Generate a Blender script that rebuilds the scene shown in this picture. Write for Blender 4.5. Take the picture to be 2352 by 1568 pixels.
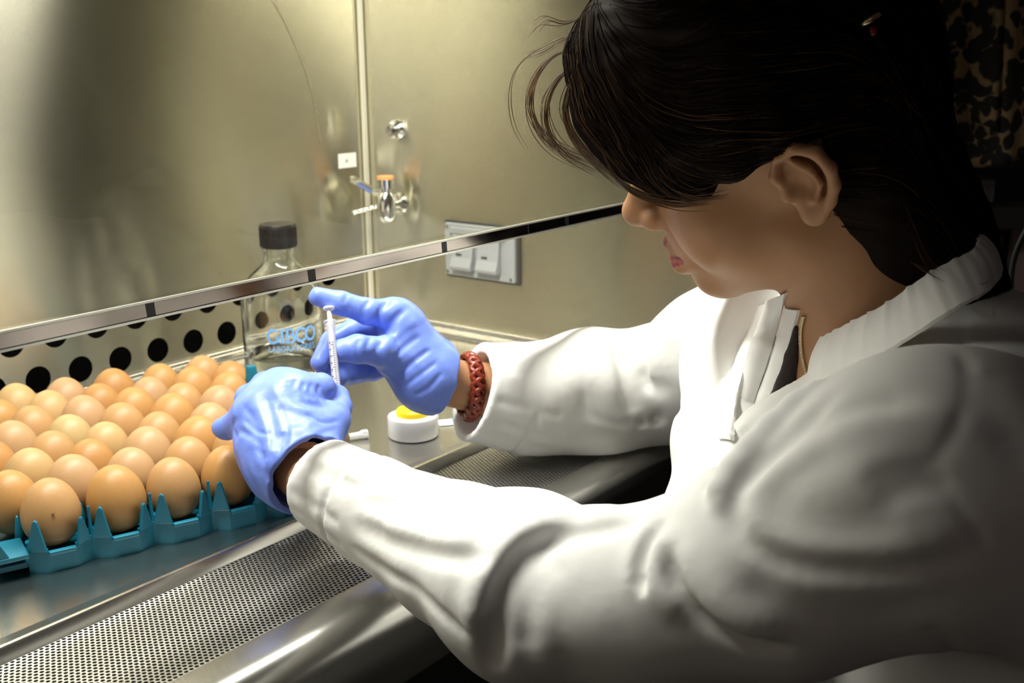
import bpy, bmesh, math, random
import numpy as np
from mathutils import Vector, Matrix

for o in list(bpy.data.objects):
    bpy.data.objects.remove(o, do_unlink=True)
SC = bpy.context.scene
COL = SC.collection
random.seed(7)
NP = np.array

# ------------------------------------------------------------------ camera
CAM_POS = NP([0.0, 0.0, 0.37])
FPX = 2569.0
def cam_axes(yaw, pitch, roll):
    y, p, r = (math.radians(a) for a in (yaw, pitch, roll))
    f = NP([math.cos(p) * math.sin(y), math.cos(p) * math.cos(y), -math.sin(p)])
    rt = np.cross(f, [0, 0, 1]); rt /= np.linalg.norm(rt)
    up = np.cross(rt, f)
    c, s = math.cos(r), math.sin(r)
    return NP([c * rt + s * up, -s * rt + c * up, -f])
CM = cam_axes(52.56, 14.49, -0.51)
cam = bpy.data.cameras.new('camera')
cam.sensor_fit = 'HORIZONTAL'; cam.sensor_width = 22.3
cam.lens = FPX / 2352.0 * 22.3
cam.clip_start = 0.02; cam.clip_end = 30
cam.dof.use_dof = True; cam.dof.focus_distance = 0.80; cam.dof.aperture_fstop = 6.5
camo = bpy.data.objects.new('camera', cam); COL.objects.link(camo)
mw = Matrix.Identity(4)
for i in range(3):
    for j in range(3):
        mw[j][i] = float(CM[i][j])
    mw[i][3] = float(CAM_POS[i])
camo.matrix_world = mw
SC.camera = camo

# ------------------------------------------------------------------ light and exposure
SC.view_settings.view_transform = 'Standard'
SC.view_settings.look = 'None'
SC.view_settings.gamma = 1.0
SC.view_settings.use_curve_mapping = False
SC.view_settings.exposure = 0.0
world = bpy.data.worlds.new('world'); SC.world = world; world.use_nodes = True
world.node_tree.nodes['Background'].inputs[0].default_value = (1.0, 0.80, 0.72, 1)
world.node_tree.nodes['Background'].inputs[1].default_value = 0.018

def area(name, loc, target, sx, sy, power, color):
    l = bpy.data.lights.new(name, 'AREA'); l.shape = 'RECTANGLE'; l.size = sx; l.size_y = sy
    l.energy = power; l.color = color
    o = bpy.data.objects.new(name, l); COL.objects.link(o)
    o.location = loc
    o.rotation_euler = (Vector(target) - Vector(loc)).to_track_quat('-Z', 'Y').to_euler()
    return o
LAMP = area('cabinet_lamp_light', (0.56, 0.70, 0.735), (0.56, 0.705, 0.0), 0.83, 0.07, 17.5, (1.0, 0.975, 0.90))
ROOM_FILL = area('room_fill_light', (-1.3, 0.1, 0.75), (0.8, 0.2, 0.0), 1.2, 0.8, 0.75, (1.0, 0.80, 0.74))  # added soft fill for sleeves and coat, no visible source

# ------------------------------------------------------------------ pixel helpers (photo pixels -> world rays)
def ray(px, py):
    d = NP([px - 1176.0, -(py - 784.0), -FPX]) @ CM
    return d / np.linalg.norm(d)
def pt(px, py, d):
    return CAM_POS + ray(px, py) * d
def atz(px, py, z):
    d = ray(px, py); return CAM_POS + d * ((z - CAM_POS[2]) / d[2])
def aty(px, py, y):
    d = ray(px, py); return CAM_POS + d * ((y - CAM_POS[1]) / d[1])
def atx(px, py, x):
    d = ray(px, py); return CAM_POS + d * ((x - CAM_POS[0]) / d[0])

# ------------------------------------------------------------------ materials
def mat(name, color, rough=0.5, metal=0.0, var=0.0, scale=20.0, stretch=(1, 1, 1), bump=0.0, bscale=None,
        bstretch=None, spec=0.5, sss=0.0, sssc=None, aniso=0.0, rvar=0.0, coat=0.0, sheen=0.0, trans=0.0, ior=1.45, tangent=False, bdist=0.001):
    m = bpy.data.materials.new(name); m.use_nodes = True
    nt = m.node_tree; n = nt.nodes; L = nt.links
    b = n['Principled BSDF']
    b.inputs['Base Color'].default_value = (*color, 1)
    b.inputs['Roughness'].default_value = rough
    b.inputs['Metallic'].default_value = metal
    b.inputs['Specular IOR Level'].default_value = spec
    b.inputs['IOR'].default_value = ior
    if trans: b.inputs['Transmission Weight'].default_value = trans
    if coat: b.inputs['Coat Weight'].default_value = coat
    if sheen:
        b.inputs['Sheen Weight'].default_value = sheen
    if sss:
        b.inputs['Subsurface Weight'].default_value = sss
        b.inputs['Subsurface Radius'].default_value = sssc or (0.01, 0.004, 0.002)
        b.inputs['Subsurface Scale'].default_value = 1.0
    if aniso: b.inputs['Anisotropic'].default_value = aniso
    if tangent:
        tn = n.new('ShaderNodeTangent'); tn.direction_type = 'UV_MAP'; tn.uv_map = 'brush'
        L.new(tn.outputs[0], b.inputs['Tangent'])
    tc = n.new('ShaderNodeTexCoord')
    if var or rvar:
        mp = n.new('ShaderNodeMapping'); mp.inputs['Scale'].default_value = stretch
        L.new(tc.outputs['Object'], mp.inputs['Vector'])
        nz = n.new('ShaderNodeTexNoise'); nz.inputs['Scale'].default_value = scale; nz.inputs['Detail'].default_value = 6
        L.new(mp.outputs[0], nz.inputs['Vector'])
        if var:
            mx = n.new('ShaderNodeMix'); mx.data_type = 'RGBA'
            mx.inputs['A'].default_value = (*[max(0, c * (1 - var)) for c in color], 1)
            mx.inputs['B'].default_value = (*[min(1, c * (1 + var)) for c in color], 1)
            L.new(nz.outputs['Fac'], mx.inputs['Factor']); L.new(mx.outputs['Result'], b.inputs['Base Color'])
        if rvar:
            mr = n.new('ShaderNodeMapRange'); mr.inputs['To Min'].default_value = max(0.02, rough - rvar)
            mr.inputs['To Max'].default_value = min(1, rough + rvar)
            mr.inputs['From Min'].default_value = 0.3; mr.inputs['From Max'].default_value = 0.7
            L.new(nz.outputs['Fac'], mr.inputs['Value']); L.new(mr.outputs[0], b.inputs['Roughness'])
    if bump:
        mp2 = n.new('ShaderNodeMapping'); mp2.inputs['Scale'].default_value = bstretch or stretch
        L.new(tc.outputs['Object'], mp2.inputs['Vector'])
        nb = n.new('ShaderNodeTexNoise'); nb.inputs['Scale'].default_value = bscale or scale; nb.inputs['Detail'].default_value = 4
        L.new(mp2.outputs[0], nb.inputs['Vector'])
        bp = n.new('ShaderNodeBump'); bp.inputs['Strength'].default_value = bump; bp.inputs['Distance'].default_value = bdist
        L.new(nb.outputs['Fac'], bp.inputs['Height']); L.new(bp.outputs[0], b.inputs['Normal'])
    return m

def clear_mat(name, tint, gloss=1.0, ior=1.45, rough=0.02):
    """thin clear sheet: passes light straight through, reflects by fresnel"""
    m = bpy.data.materials.new(name); m.use_nodes = True
    nt = m.node_tree; n = nt.nodes; L = nt.links
    out = n['Material Output']; n.remove(n['Principled BSDF'])
    t = n.new('ShaderNodeBsdfTransparent'); t.inputs[0].default_value = (*tint, 1)
    g = n.new('ShaderNodeBsdfGlossy'); g.inputs['Roughness'].default_value = rough
    f = n.new('ShaderNodeLayerWeight'); f.inputs['Blend'].default_value = 0.5
    pw = n.new('ShaderNodeMath'); pw.operation = 'POWER'; pw.inputs[1].default_value = 5.0
    L.new(f.outputs['Facing'], pw.inputs[0])
    mu = n.new('ShaderNodeMath'); mu.operation = 'MULTIPLY_ADD'; mu.inputs[1].default_value = 0.96 * gloss; mu.inputs[2].default_value = 0.04 * gloss
    L.new(pw.outputs[0], mu.inputs[0])
    mx = n.new('ShaderNodeMixShader'); L.new(mu.outputs[0], mx.inputs[0]); L.new(t.outputs[0], mx.inputs[1]); L.new(g.outputs[0], mx.inputs[2])
    L.new(mx.outputs[0], out.inputs['Surface'])
    return m

def emit_mat(name, color, strength):
    m = bpy.data.materials.new(name); m.use_nodes = True
    b = m.node_tree.nodes['Principled BSDF']
    b.inputs['Emission Color'].default_value = (*color, 1); b.inputs['Emission Strength'].default_value = strength
    return m

M = {}
M['steel_wall'] = mat('brushed_steel_wall', (0.66, 0.63, 0.505), 0.23, 1.0, var=0.05, scale=3, stretch=(6, 6, 120), bump=0.012, bscale=8, bstretch=(5, 5, 160), aniso=1.0, tangent=True)
M['steel_side_shaded'] = mat('brushed_steel_shaded_side', (0.60, 0.575, 0.46), 0.25, 1.0, var=0.05, scale=3, stretch=(6, 6, 120), bump=0.012, bscale=8, bstretch=(5, 5, 160), aniso=1.0, tangent=True)  # same steel as the back wall, shade put into a darker base colour
M['steel_top'] = mat('satin_steel_worktop', (0.60, 0.59, 0.55), 0.25, 1.0, var=0.05, scale=5, bump=0.02, bscale=300)
M['steel_rail'] = mat('satin_steel_rail', (0.62, 0.61, 0.58), 0.27, 1.0, bump=0.02, bscale=300)
M['steel_grille'] = mat('perforated_steel', (0.46, 0.455, 0.43), 0.45, 1.0, var=0.06, scale=30)
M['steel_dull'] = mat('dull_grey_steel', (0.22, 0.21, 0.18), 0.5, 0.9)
M['chrome'] = mat('chrome', (0.72, 0.72, 0.70), 0.16, 1.0)
M['dark'] = mat('recess_shade_black', (0.012, 0.012, 0.011), 0.7)  # near-black colour stands in for shade inside plenum and grille trough
M['trim'] = mat('pale_corner_trim', (0.66, 0.63, 0.52), 0.45, 0.3)
M['glass_sheet'] = clear_mat('sash_glass', (0.965, 0.972, 0.955), 0.6)
M['sash_strip'] = mat('polished_sash_edge', (0.34, 0.30, 0.28), 0.12, 1.0, var=0.2, scale=30, rvar=0.04)
M['sash_bright'] = mat('bright_sash_lip', (0.80, 0.80, 0.74), 0.3, 0.6)
M['ink'] = mat('black_ink', (0.012, 0.011, 0.016), 0.4)
M['tray'] = mat('teal_plastic', (0.003, 0.120, 0.185), 0.42, var=0.12, scale=40, bump=0.1, bscale=500)
M['grey_plastic'] = mat('grey_plastic', (0.27, 0.28, 0.28), 0.45, var=0.03)
M['grey_dark'] = mat('grey_plastic_gasket', (0.05, 0.05, 0.045), 0.6)
M['white_plastic'] = mat('white_plastic', (0.58, 0.58, 0.60), 0.35)
M['yellow'] = mat('yellow_plastic', (0.83, 0.62, 0.01), 0.38)
M['paper'] = mat('white_paper', (0.78, 0.78, 0.74), 0.7)
M['blue_print'] = mat('blue_print', (0.16, 0.38, 0.72), 0.5)
M['orange'] = mat('orange_plastic', (0.80, 0.34, 0.13), 0.45)
M['black_plastic'] = mat('black_plastic', (0.008, 0.008, 0.008), 0.42)
M['lamp_tube'] = emit_mat('fluorescent_tube', (1.0, 0.97, 0.85), 6.0)
M['white_paint'] = mat('white_enamel', (0.78, 0.78, 0.74), 0.4)

# ------------------------------------------------------------------ mesh helpers
class MB:
    def __init__(s): s.v = []; s.f = []
    def add(s, vs, fs):
        o = len(s.v); s.v += [tuple(map(float, q)) for q in vs]; s.f += [tuple(i + o for i in q) for q in fs]
    def box(s, c, size, R=None):
        c = NP(c, float); h = NP(size, float) / 2
        vs = NP([[x, y, z] for x in (-1, 1) for y in (-1, 1) for z in (-1, 1)]) * h
        if R is not None: vs = vs @ NP(R).T
        s.add(vs + c, [(0, 1, 3, 2), (4, 6, 7, 5), (0, 4, 5, 1), (2, 3, 7, 6), (0, 2, 6, 4), (1, 5, 7, 3)])
    def cyl(s, a, b, r0, r1=None, n=20, cap=True):
        s.tube([a, b], [r0, r0 if r1 is None else r1], n, cap)
    def tube(s, path, r, n=10, cap=True):
        path = NP(path, float); m = len(path)
        r = [r] * m if np.isscalar(r) else r
        T = np.gradient(path, axis=0); T /= np.linalg.norm(T, axis=1)[:, None] + 1e-12
        up = NP([0, 0, 1.0]) if abs(T[0][2]) < 0.9 else NP([1.0, 0, 0])
        u = np.cross(T[0], up); u /= np.linalg.norm(u)
        vs = []
        for i in range(m):
            u = u - T[i] * (u @ T[i]); u /= np.linalg.norm(u); w = np.cross(T[i], u)
            for k in range(n):
                a = 2 * math.pi * k / n
                vs.append(path[i] + r[i] * (math.cos(a) * u + math.sin(a) * w))
        fs = [(i * n + k, i * n + (k + 1) % n, (i + 1) * n + (k + 1) % n, (i + 1) * n + k) for i in range(m - 1) for k in range(n)]
        if cap: fs += [tuple(range(n))[::-1], tuple((m - 1) * n + k for k in range(n))]
        s.add(vs, fs)
    def lathe(s, prof, o=(0, 0, 0), n=32, R=None):
        """prof: list of (r, z)"""
        o = NP(o, float); vs = []
        for r, z in prof:
            for k in range(n):
                a = 2 * math.pi * k / n
                p = NP([r * math.cos(a), r * math.sin(a), z])
                vs.append((NP(R) @ p if R is not None else p) + o)
        m = len(prof)
        fs = [(i * n + k, i * n + (k + 1) % n, (i + 1) * n + (k + 1) % n, (i + 1) * n + k) for i in range(m - 1) for k in range(n)]
        fs += [tuple(range(n))[::-1], tuple((m - 1) * n + k for k in range(n))]
        s.add(vs, fs)
    def prism(s, poly, d):
        """poly: 3d polygon, extruded by vector d"""
        poly = [NP(p, float) for p in poly]; n = len(poly); d = NP(d, float)
        s.add(poly + [p + d for p in poly], [tuple(range(n))[::-1], tuple(n + k for k in range(n))] + [(k, (k + 1) % n, n + (k + 1) % n, n + k) for k in range(n)])
    def build(s, name, m, parent=None, smooth=False, bevel=0.0, seg=2, auto=None):
        me = bpy.data.meshes.new(name); me.from_pydata(s.v, [], s.f); me.update()
        bm = bmesh.new(); bm.from_mesh(me)
        bmesh.ops.recalc_face_normals(bm, faces=bm.faces)
        if bevel:
            es = [e for e in bm.edges if len(e.link_faces) == 2 and e.calc_face_angle(0) > 0.6]
            bmesh.ops.bevel(bm, geom=es, offset=bevel, segments=seg, affect='EDGES', profile=0.5)
        bm.to_mesh(me); bm.free()
        me.materials.append(M[m] if isinstance(m, str) else m)
        o = bpy.data.objects.new(name, me); COL.objects.link(o)
        if parent is not None: o.parent = parent
        if smooth:
            me.shade_smooth()
            if auto: me.set_sharp_from_angle(angle=math.radians(auto))
        return o
def tag(o, label, cat, group=None, kind=None):
    if label: o['label'] = label
    if cat: o['category'] = cat
    if group: o['group'] = group
    if kind: o['kind'] = kind
    return o
def structure(o):
    o['kind'] = 'structure'; return o
def thing(name, label, cat, loc=(0, 0, 0), rz=0.0, group=None):
    o = bpy.data.objects.new(name, None); COL.objects.link(o)
    o.empty_display_size = 0.05; o.location = [float(x) for x in loc]; o.rotation_euler = (0, 0, rz)
    return tag(o, label, cat, group)

# ------------------------------------------------------------------ cabinet interior
YB, XS, YSASH = 1.118, 1.130, 0.600
HZ1, HZ2, HP, HR = 0.0305, 0.0760, 0.0510, 0.0148
def holed_plate():
    mb = MB(); N = 24
    x00 = 0.6134 - HP * 18
    def cell(x0, x1, z0, z1, cx, cz):
        vs = []
        for k in range(N):
            a = 2 * math.pi * (k + 0.5) / N
            vs.append((cx + HR * math.cos(a), YB, cz + HR * math.sin(a)))
        for k in range(N):
            a = 2 * math.pi * (k + 0.5) / N
            vs.append((cx + HR * math.cos(a), YB + 0.003, cz + HR * math.sin(a)))
        # outer ring on the cell border
        for k in range(N):
            a = 2 * math.pi * (k + 0.5) / N; c, s_ = math.cos(a), math.sin(a)
            t = min(((x1 - cx) if c > 0 else (cx - x0)) / (abs(c) + 1e-9), ((z1 - cz) if s_ > 0 else (cz - z0)) / (abs(s_) + 1e-9))
            vs.append((cx + t * c, YB, cz + t * s_))
        o = 2 * N
        for cxn, czn in ((x1, z1), (x0, z1), (x0, z0), (x1, z0)): vs.append((cxn, YB, czn))
        fs = []
        for k in range(N):
            j = (k + 1) % N
            fs.append((k, j, o + j, o + k)); fs.append((k, N + k, N + j, j))
            p, q = vs[o + k], vs[o + j]
            if abs(p[0] - q[0]) > 1e-7 and abs(p[2] - q[2]) > 1e-7:
                for ci in range(4):
                    cc = vs[3 * N + ci]
                    if (abs(cc[0] - p[0]) < 1e-7 or abs(cc[2] - p[2]) < 1e-7) and (abs(cc[0] - q[0]) < 1e-7 or abs(cc[2] - q[2]) < 1e-7):
                        fs.append((o + k, o + j, 3 * N + ci)); break
        mb.add(vs, fs)
    zm = (HZ1 + HZ2) / 2
    xa = x00 - HP / 2
    nlo = 0
    for i in range(60):
        cx = x00 + i * HP
        if cx + HP / 2 > XS - 0.06: break
        cell(cx - HP / 2, cx + HP / 2, -0.004, zm, cx, HZ1); nlo = i
    xe = x00 + nlo * HP + HP / 2
    xs2 = xa + HP / 2
    mb.add([(xa, YB, zm), (xs2, YB, zm), (xs2, YB, 0.105), (xa, YB, 0.105)], [(0, 1, 2, 3)])
    n2 = 0
    for i in range(60):
        cx = x00 + HP / 2 + i * HP
        if cx + HP / 2 > XS - 0.03: break
        cell(cx - HP / 2, cx + HP / 2, zm, 0.105, cx, HZ2); n2 = i
    xe2 = x00 + HP / 2 + n2 * HP + HP / 2
    mb.add([(xe, YB, -0.004), (XS, YB, -0.004), (XS, YB, zm), (xe, YB, zm)], [(0, 1, 2, 3)])
    mb.add([(xe2, YB, zm), (XS, YB, zm), (XS, YB, 0.105), (xe2, YB, 0.105)], [(0, 1, 2, 3)])
    mb.add([(xa, YB, 0.105), (XS, YB, 0.105), (XS, YB, 0.80), (xa, YB, 0.80)], [(0, 1, 2, 3)])
    XL = -0.70
    mb.add([(XL, YB, -0.004), (xa, YB, -0.004), (xa, YB, 0.80), (XL, YB, 0.80)], [(0, 1, 2, 3)])
    return mb
def brush_uv(o, k):
    # u runs up the wall: the sheet is brushed sideways, so its highlights stretch vertically
    me = o.data; uv = me.uv_layers.new(name='brush')
    for lp in me.loops:
        c = me.vertices[lp.vertex_index].co; uv.data[lp.index].uv = (c.z, c[k])
    return o
wall_back = structure(brush_uv(holed_plate().build('wall_back', 'steel_wall'), 0))
mb = MB()   # dark plenum box behind the holes (open towards the plate)
mb.add([(-0.70, 1.19, -0.02), (1.13, 1.19, -0.02), (1.13, 1.19, 0.12), (-0.70, 1.19, 0.12), (-0.70, 1.122, -0.02), (1.13, 1.122, -0.02), (1.13, 1.122, 0.12), (-0.70, 1.122, 0.12)],
       [(0, 1, 2, 3), (0, 4, 5, 1), (3, 2, 6, 7), (0, 3, 7, 4), (1, 5, 6, 2)])
pl = mb.build('plenum', 'dark', wall_back)
mb = MB()
mb.box((XS + 0.0015, (0.50 + YB) / 2, 0.39), (0.003, YB - 0.50, 0.82))
structure(brush_uv(mb.build('wall_right', 'steel_side_shaded'), 1))
mb = MB(); mb.box((-0.7015, (0.60 + YB) / 2, 0.39), (0.003, YB - 0.60, 0.82))
structure(brush_uv(mb.build('wall_left', 'steel_side_shaded'), 1))
mb = MB(); mb.box((0.215, 0.86, 0.805), (1.84, 0.56, 0.01))
structure(mb.build('ceiling', 'steel_dull'))
# pale sealed seam in the corner
mb = MB(); mb.box((XS - 0.0052, YB - 0.0035, 0.40), (0.0085, 0.005, 0.80))
structure(mb.build('trim_1', 'trim', bevel=0.0015))
# stepped ledges along the foot of the walls
mb = MB()
mb.prism([(-0.70, YB, 0.000), (-0.70, YB - 0.018, 0.000), (-0.70, YB - 0.018, 0.004), (-0.70, YB - 0.010, 0.006), (-0.70, YB - 0.008, 0.011), (-0.70, YB, 0.011)], (1.81, 0, 0))
structure(mb.build('baseboard_back', 'steel_rail', bevel=0.001))
mb = MB()
mb.prism([(XS, 0.53, 0.0), (XS - 0.024, 0.53, 0.0), (XS - 0.024, 0.53, 0.005), (XS - 0.012, 0.53, 0.006), (XS - 0.009, 0.53, 0.014), (XS, 0.53, 0.014)], (0, 0.57, 0))
structure(mb.build('baseboard_right', 'steel_rail', bevel=0.001))

# the cabinet's base: worktop, grille, rounded front rail
cab = thing('biosafety_cabinet', 'stainless steel cabinet base with worktop, perforated front grille and rounded front rail', 'cabinet', (0.4, 0.8, 0))
XL0, XR0 = -0.70, 1.128
def prof_x(name, prof, m, x0=XL0, x1=XR0, smooth=True, auto=35):
    mb = MB(); n = len(prof)
    vs = [(x - 0.4, y - 0.8, z) for x in (x0, x1) for y, z in prof]
    fs = [(k, k + 1, n + k + 1, n + k) for k in range(n - 1)]
    mb.add(vs, fs)
    return mb.build(name, m, cab, smooth=smooth, auto=auto)
prof_x('worktop', [(1.117, 0.0), (0.6725, 0.0), (0.6705, 0.0003), (0.657, 0.0042), (0.6545, 0.0048), (0.6525, 0.0044), (0.6512, 0.003), (0.6480, -0.0038), (0.6472, -0.0060)], 'steel_top')
# rail: inner lip, flat top, bullnose, tall front face
rp = [(0.537, -0.012), (0.537, -0.0005), (0.536, 0.0008), (0.534, 0.0012), (0.515, 0.0012)]
for k in range(1, 13):
    a = math.pi / 2 * k / 12
    rp.append((0.515 - 0.021 * math.sin(a), 0.0012 - 0.024 * (1 - math.cos(a))))
rp += [(0.4935, -0.062), (0.496, -0.066), (0.52, -0.068)]
prof_x('front_rail', rp, 'steel_rail')
prof_x('grille_trough', [(0.6472, -0.0060), (0.6472, -0.050), (0.5375, -0.050), (0.5375, -0.012)], 'dark', smooth=False)
prof_x('base_panel', [(0.52, -0.067), (0.52, -0.60)], 'black_plastic', smooth=False)
def grille():
    mb = MB(); P = 0.0040; r = 0.00148; th = 0.0012; N = 8
    y0, y1 = 0.5372, 0.6476
    rows = int((y1 - y0 - 0.0012) / (P * 0.866)); ys = y1 - 0.0012
    zf = lambda y: -0.0042 + (0.6476 - y) / 0.1104 * 0.0032
    xa, xb = 0.10, 1.12
    V = []; Fc = []
    nx = int((xb - xa) / P)
    dy = P * 0.866
    ring = [(math.cos(2 * math.pi * (k + .5) / N), math.sin(2 * math.pi * (k + .5) / N)) for k in range(N)]
    sq = []
    for c, s_ in ring:
        t = min(0.5 * P / abs(c), 0.5 * dy / abs(s_)); sq.append((t * c, t * s_))
    for j in range(rows):
        cy = ys - dy * (j + 0.5); off = P / 2 if j % 2 else 0
        for i in range(nx):
            cx = xa + P * (i + 0.5) + off
            o = len(V)
            for (c, s_) in ring: V.append((cx + r * c, cy + r * s_, zf(cy + r * s_)))
            for (c, s_) in sq: V.append((cx + c, cy + s_, zf(cy + s_)))
            for (c, s_) in ring: V.append((cx + r * c, cy + r * s_, zf(cy) - th))
            # corner points
            cs = [(0.5 * P, 0.5 * dy), (-0.5 * P, 0.5 * dy), (-0.5 * P, -0.5 * dy), (0.5 * P, -0.5 * dy)]
            for c, s_ in cs: V.append((cx + c, cy + s_, zf(cy + s_)))
            for k in range(N):
                jn = (k + 1) % N
                Fc.append((o + k, o + jn, o + N + jn, o + N + k))
                Fc.append((o + k, o + 2 * N + k, o + 2 * N + jn, o + jn))
            for q, (a, b) in enumerate(((0, 1), (2, 3), (4, 5), (6, 7))):
                Fc.append((o + N + a, o + N + b, o + 3 * N + q))
    mb.add([(a - 0.4, b - 0.8, c) for a, b, c in V], Fc)
    ye = ys - dy * rows
    zz = zf(ye)
    mb.add([(xa - .4, ye - .8, zz), (xb - .4, ye - .8, zz), (xb - .4, 0.5372 - .8, zf(0.5372)), (xa - .4, 0.5372 - .8, zf(0.5372))], [(0, 1, 2, 3)])
    me = bpy.data.meshes.new('front_grille'); me.from_pydata(mb.v, [], mb.f); me.update(); me.materials.append(M['steel_grille'])
    o = bpy.data.objects.new('front_grille', me); COL.objects.link(o); o.parent = cab; o['kind'] = 'stuff'
    return o
grille()

# ------------------------------------------------------------------ sash window
sash = thing('sash_window', 'sliding glass sash window with a polished lower edge carrying black ink ticks', 'window', (0.4, YSASH, 0.21))
ZS = 0.2105
mb = MB(); mb.box((-0.175, 0, 0.012 + 0.195), (1.81, 0.006, 0.39)); mb.build('glass_pane', 'glass_sheet', sash)
mb = MB(); mb.box((-0.175, -0.001, 0.0060), (1.81, 0.008, 0.0095)); mb.build('lower_edge', 'sash_strip', sash, bevel=0.0006)
mb = MB(); mb.box((-0.175, -0.0042, 0.0112), (1.81, 0.0022, 0.0014)); mb.build('edge_bead', 'sash_bright', sash)
mb = MB(); mb.box((-0.175, -0.0035, 0.0008), (1.81, 0.0055, 0.0016)); mb.build('edge_bead', 'sash_bright', sash)
for xx, wd in ((0.4053, 0.0055), (0.541, 0.0062), (0.6871, 0.0052), (0.8026, 0.0012), (0.8637, 0.0052)):
    mb = MB()
    mb.prism([(xx - 0.4 - wd / 2, -0.0053, 0.0014), (xx - 0.4 + wd / 2 + .0006, -0.0053, 0.0012), (xx - 0.4 + wd / 2, -0.0053, 0.0104), (xx - 0.4 - wd / 2 - .0008, -0.0053, 0.0106)], (0, 0.0004, 0))
    mb.build('ink_tick', 'ink', sash)
mb = MB(); mb.box((0.215, YSASH, 0.7215), (1.84, 0.03, 0.177)); structure(mb.build('wall_front', 'steel_dull', bevel=0.002))  # unseen panel, lower edge set to shade head and shoulders from the lamp

# ------------------------------------------------------------------ fluorescent lamp under the cabinet's ceiling
lamp = thing('fluorescent_lamp', 'fluorescent tube lamp fixed under the roof of the cabinet', 'lamp', (0.56, 0.70, 0.80))
mb = MB(); mb.box((0, 0, -0.018), (0.90, 0.10, 0.036)); mb.build('lamp_housing', 'white_paint', lamp, bevel=0.004)
mb = MB(); mb.cyl((-0.415, 0, -0.048), (0.415, 0, -0.048), 0.009, n=16); mb.build('lamp_tube', 'lamp_tube', lamp, smooth=True, auto=40)

# ------------------------------------------------------------------ the dim room
def pl_box(name, c, s_, m): 
    mb = MB(); mb.box(c, s_); return structure(mb.build(name, m))
M['room_wall'] = mat('dim_room_wall', (0.10, 0.085, 0.08), 0.8, var=0.1, scale=3)
M['room_floor'] = mat('dim_room_floor', (0.06, 0.055, 0.05), 0.6, var=0.15, scale=6)
pl_box('floor', (0.8, 0.2, -0.93), (6.0, 5.4, 0.02), 'room_floor')
pl_box('wall_far', (3.0, 0.2, 0.5), (0.04, 5.4, 2.9), 'room_wall')
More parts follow.
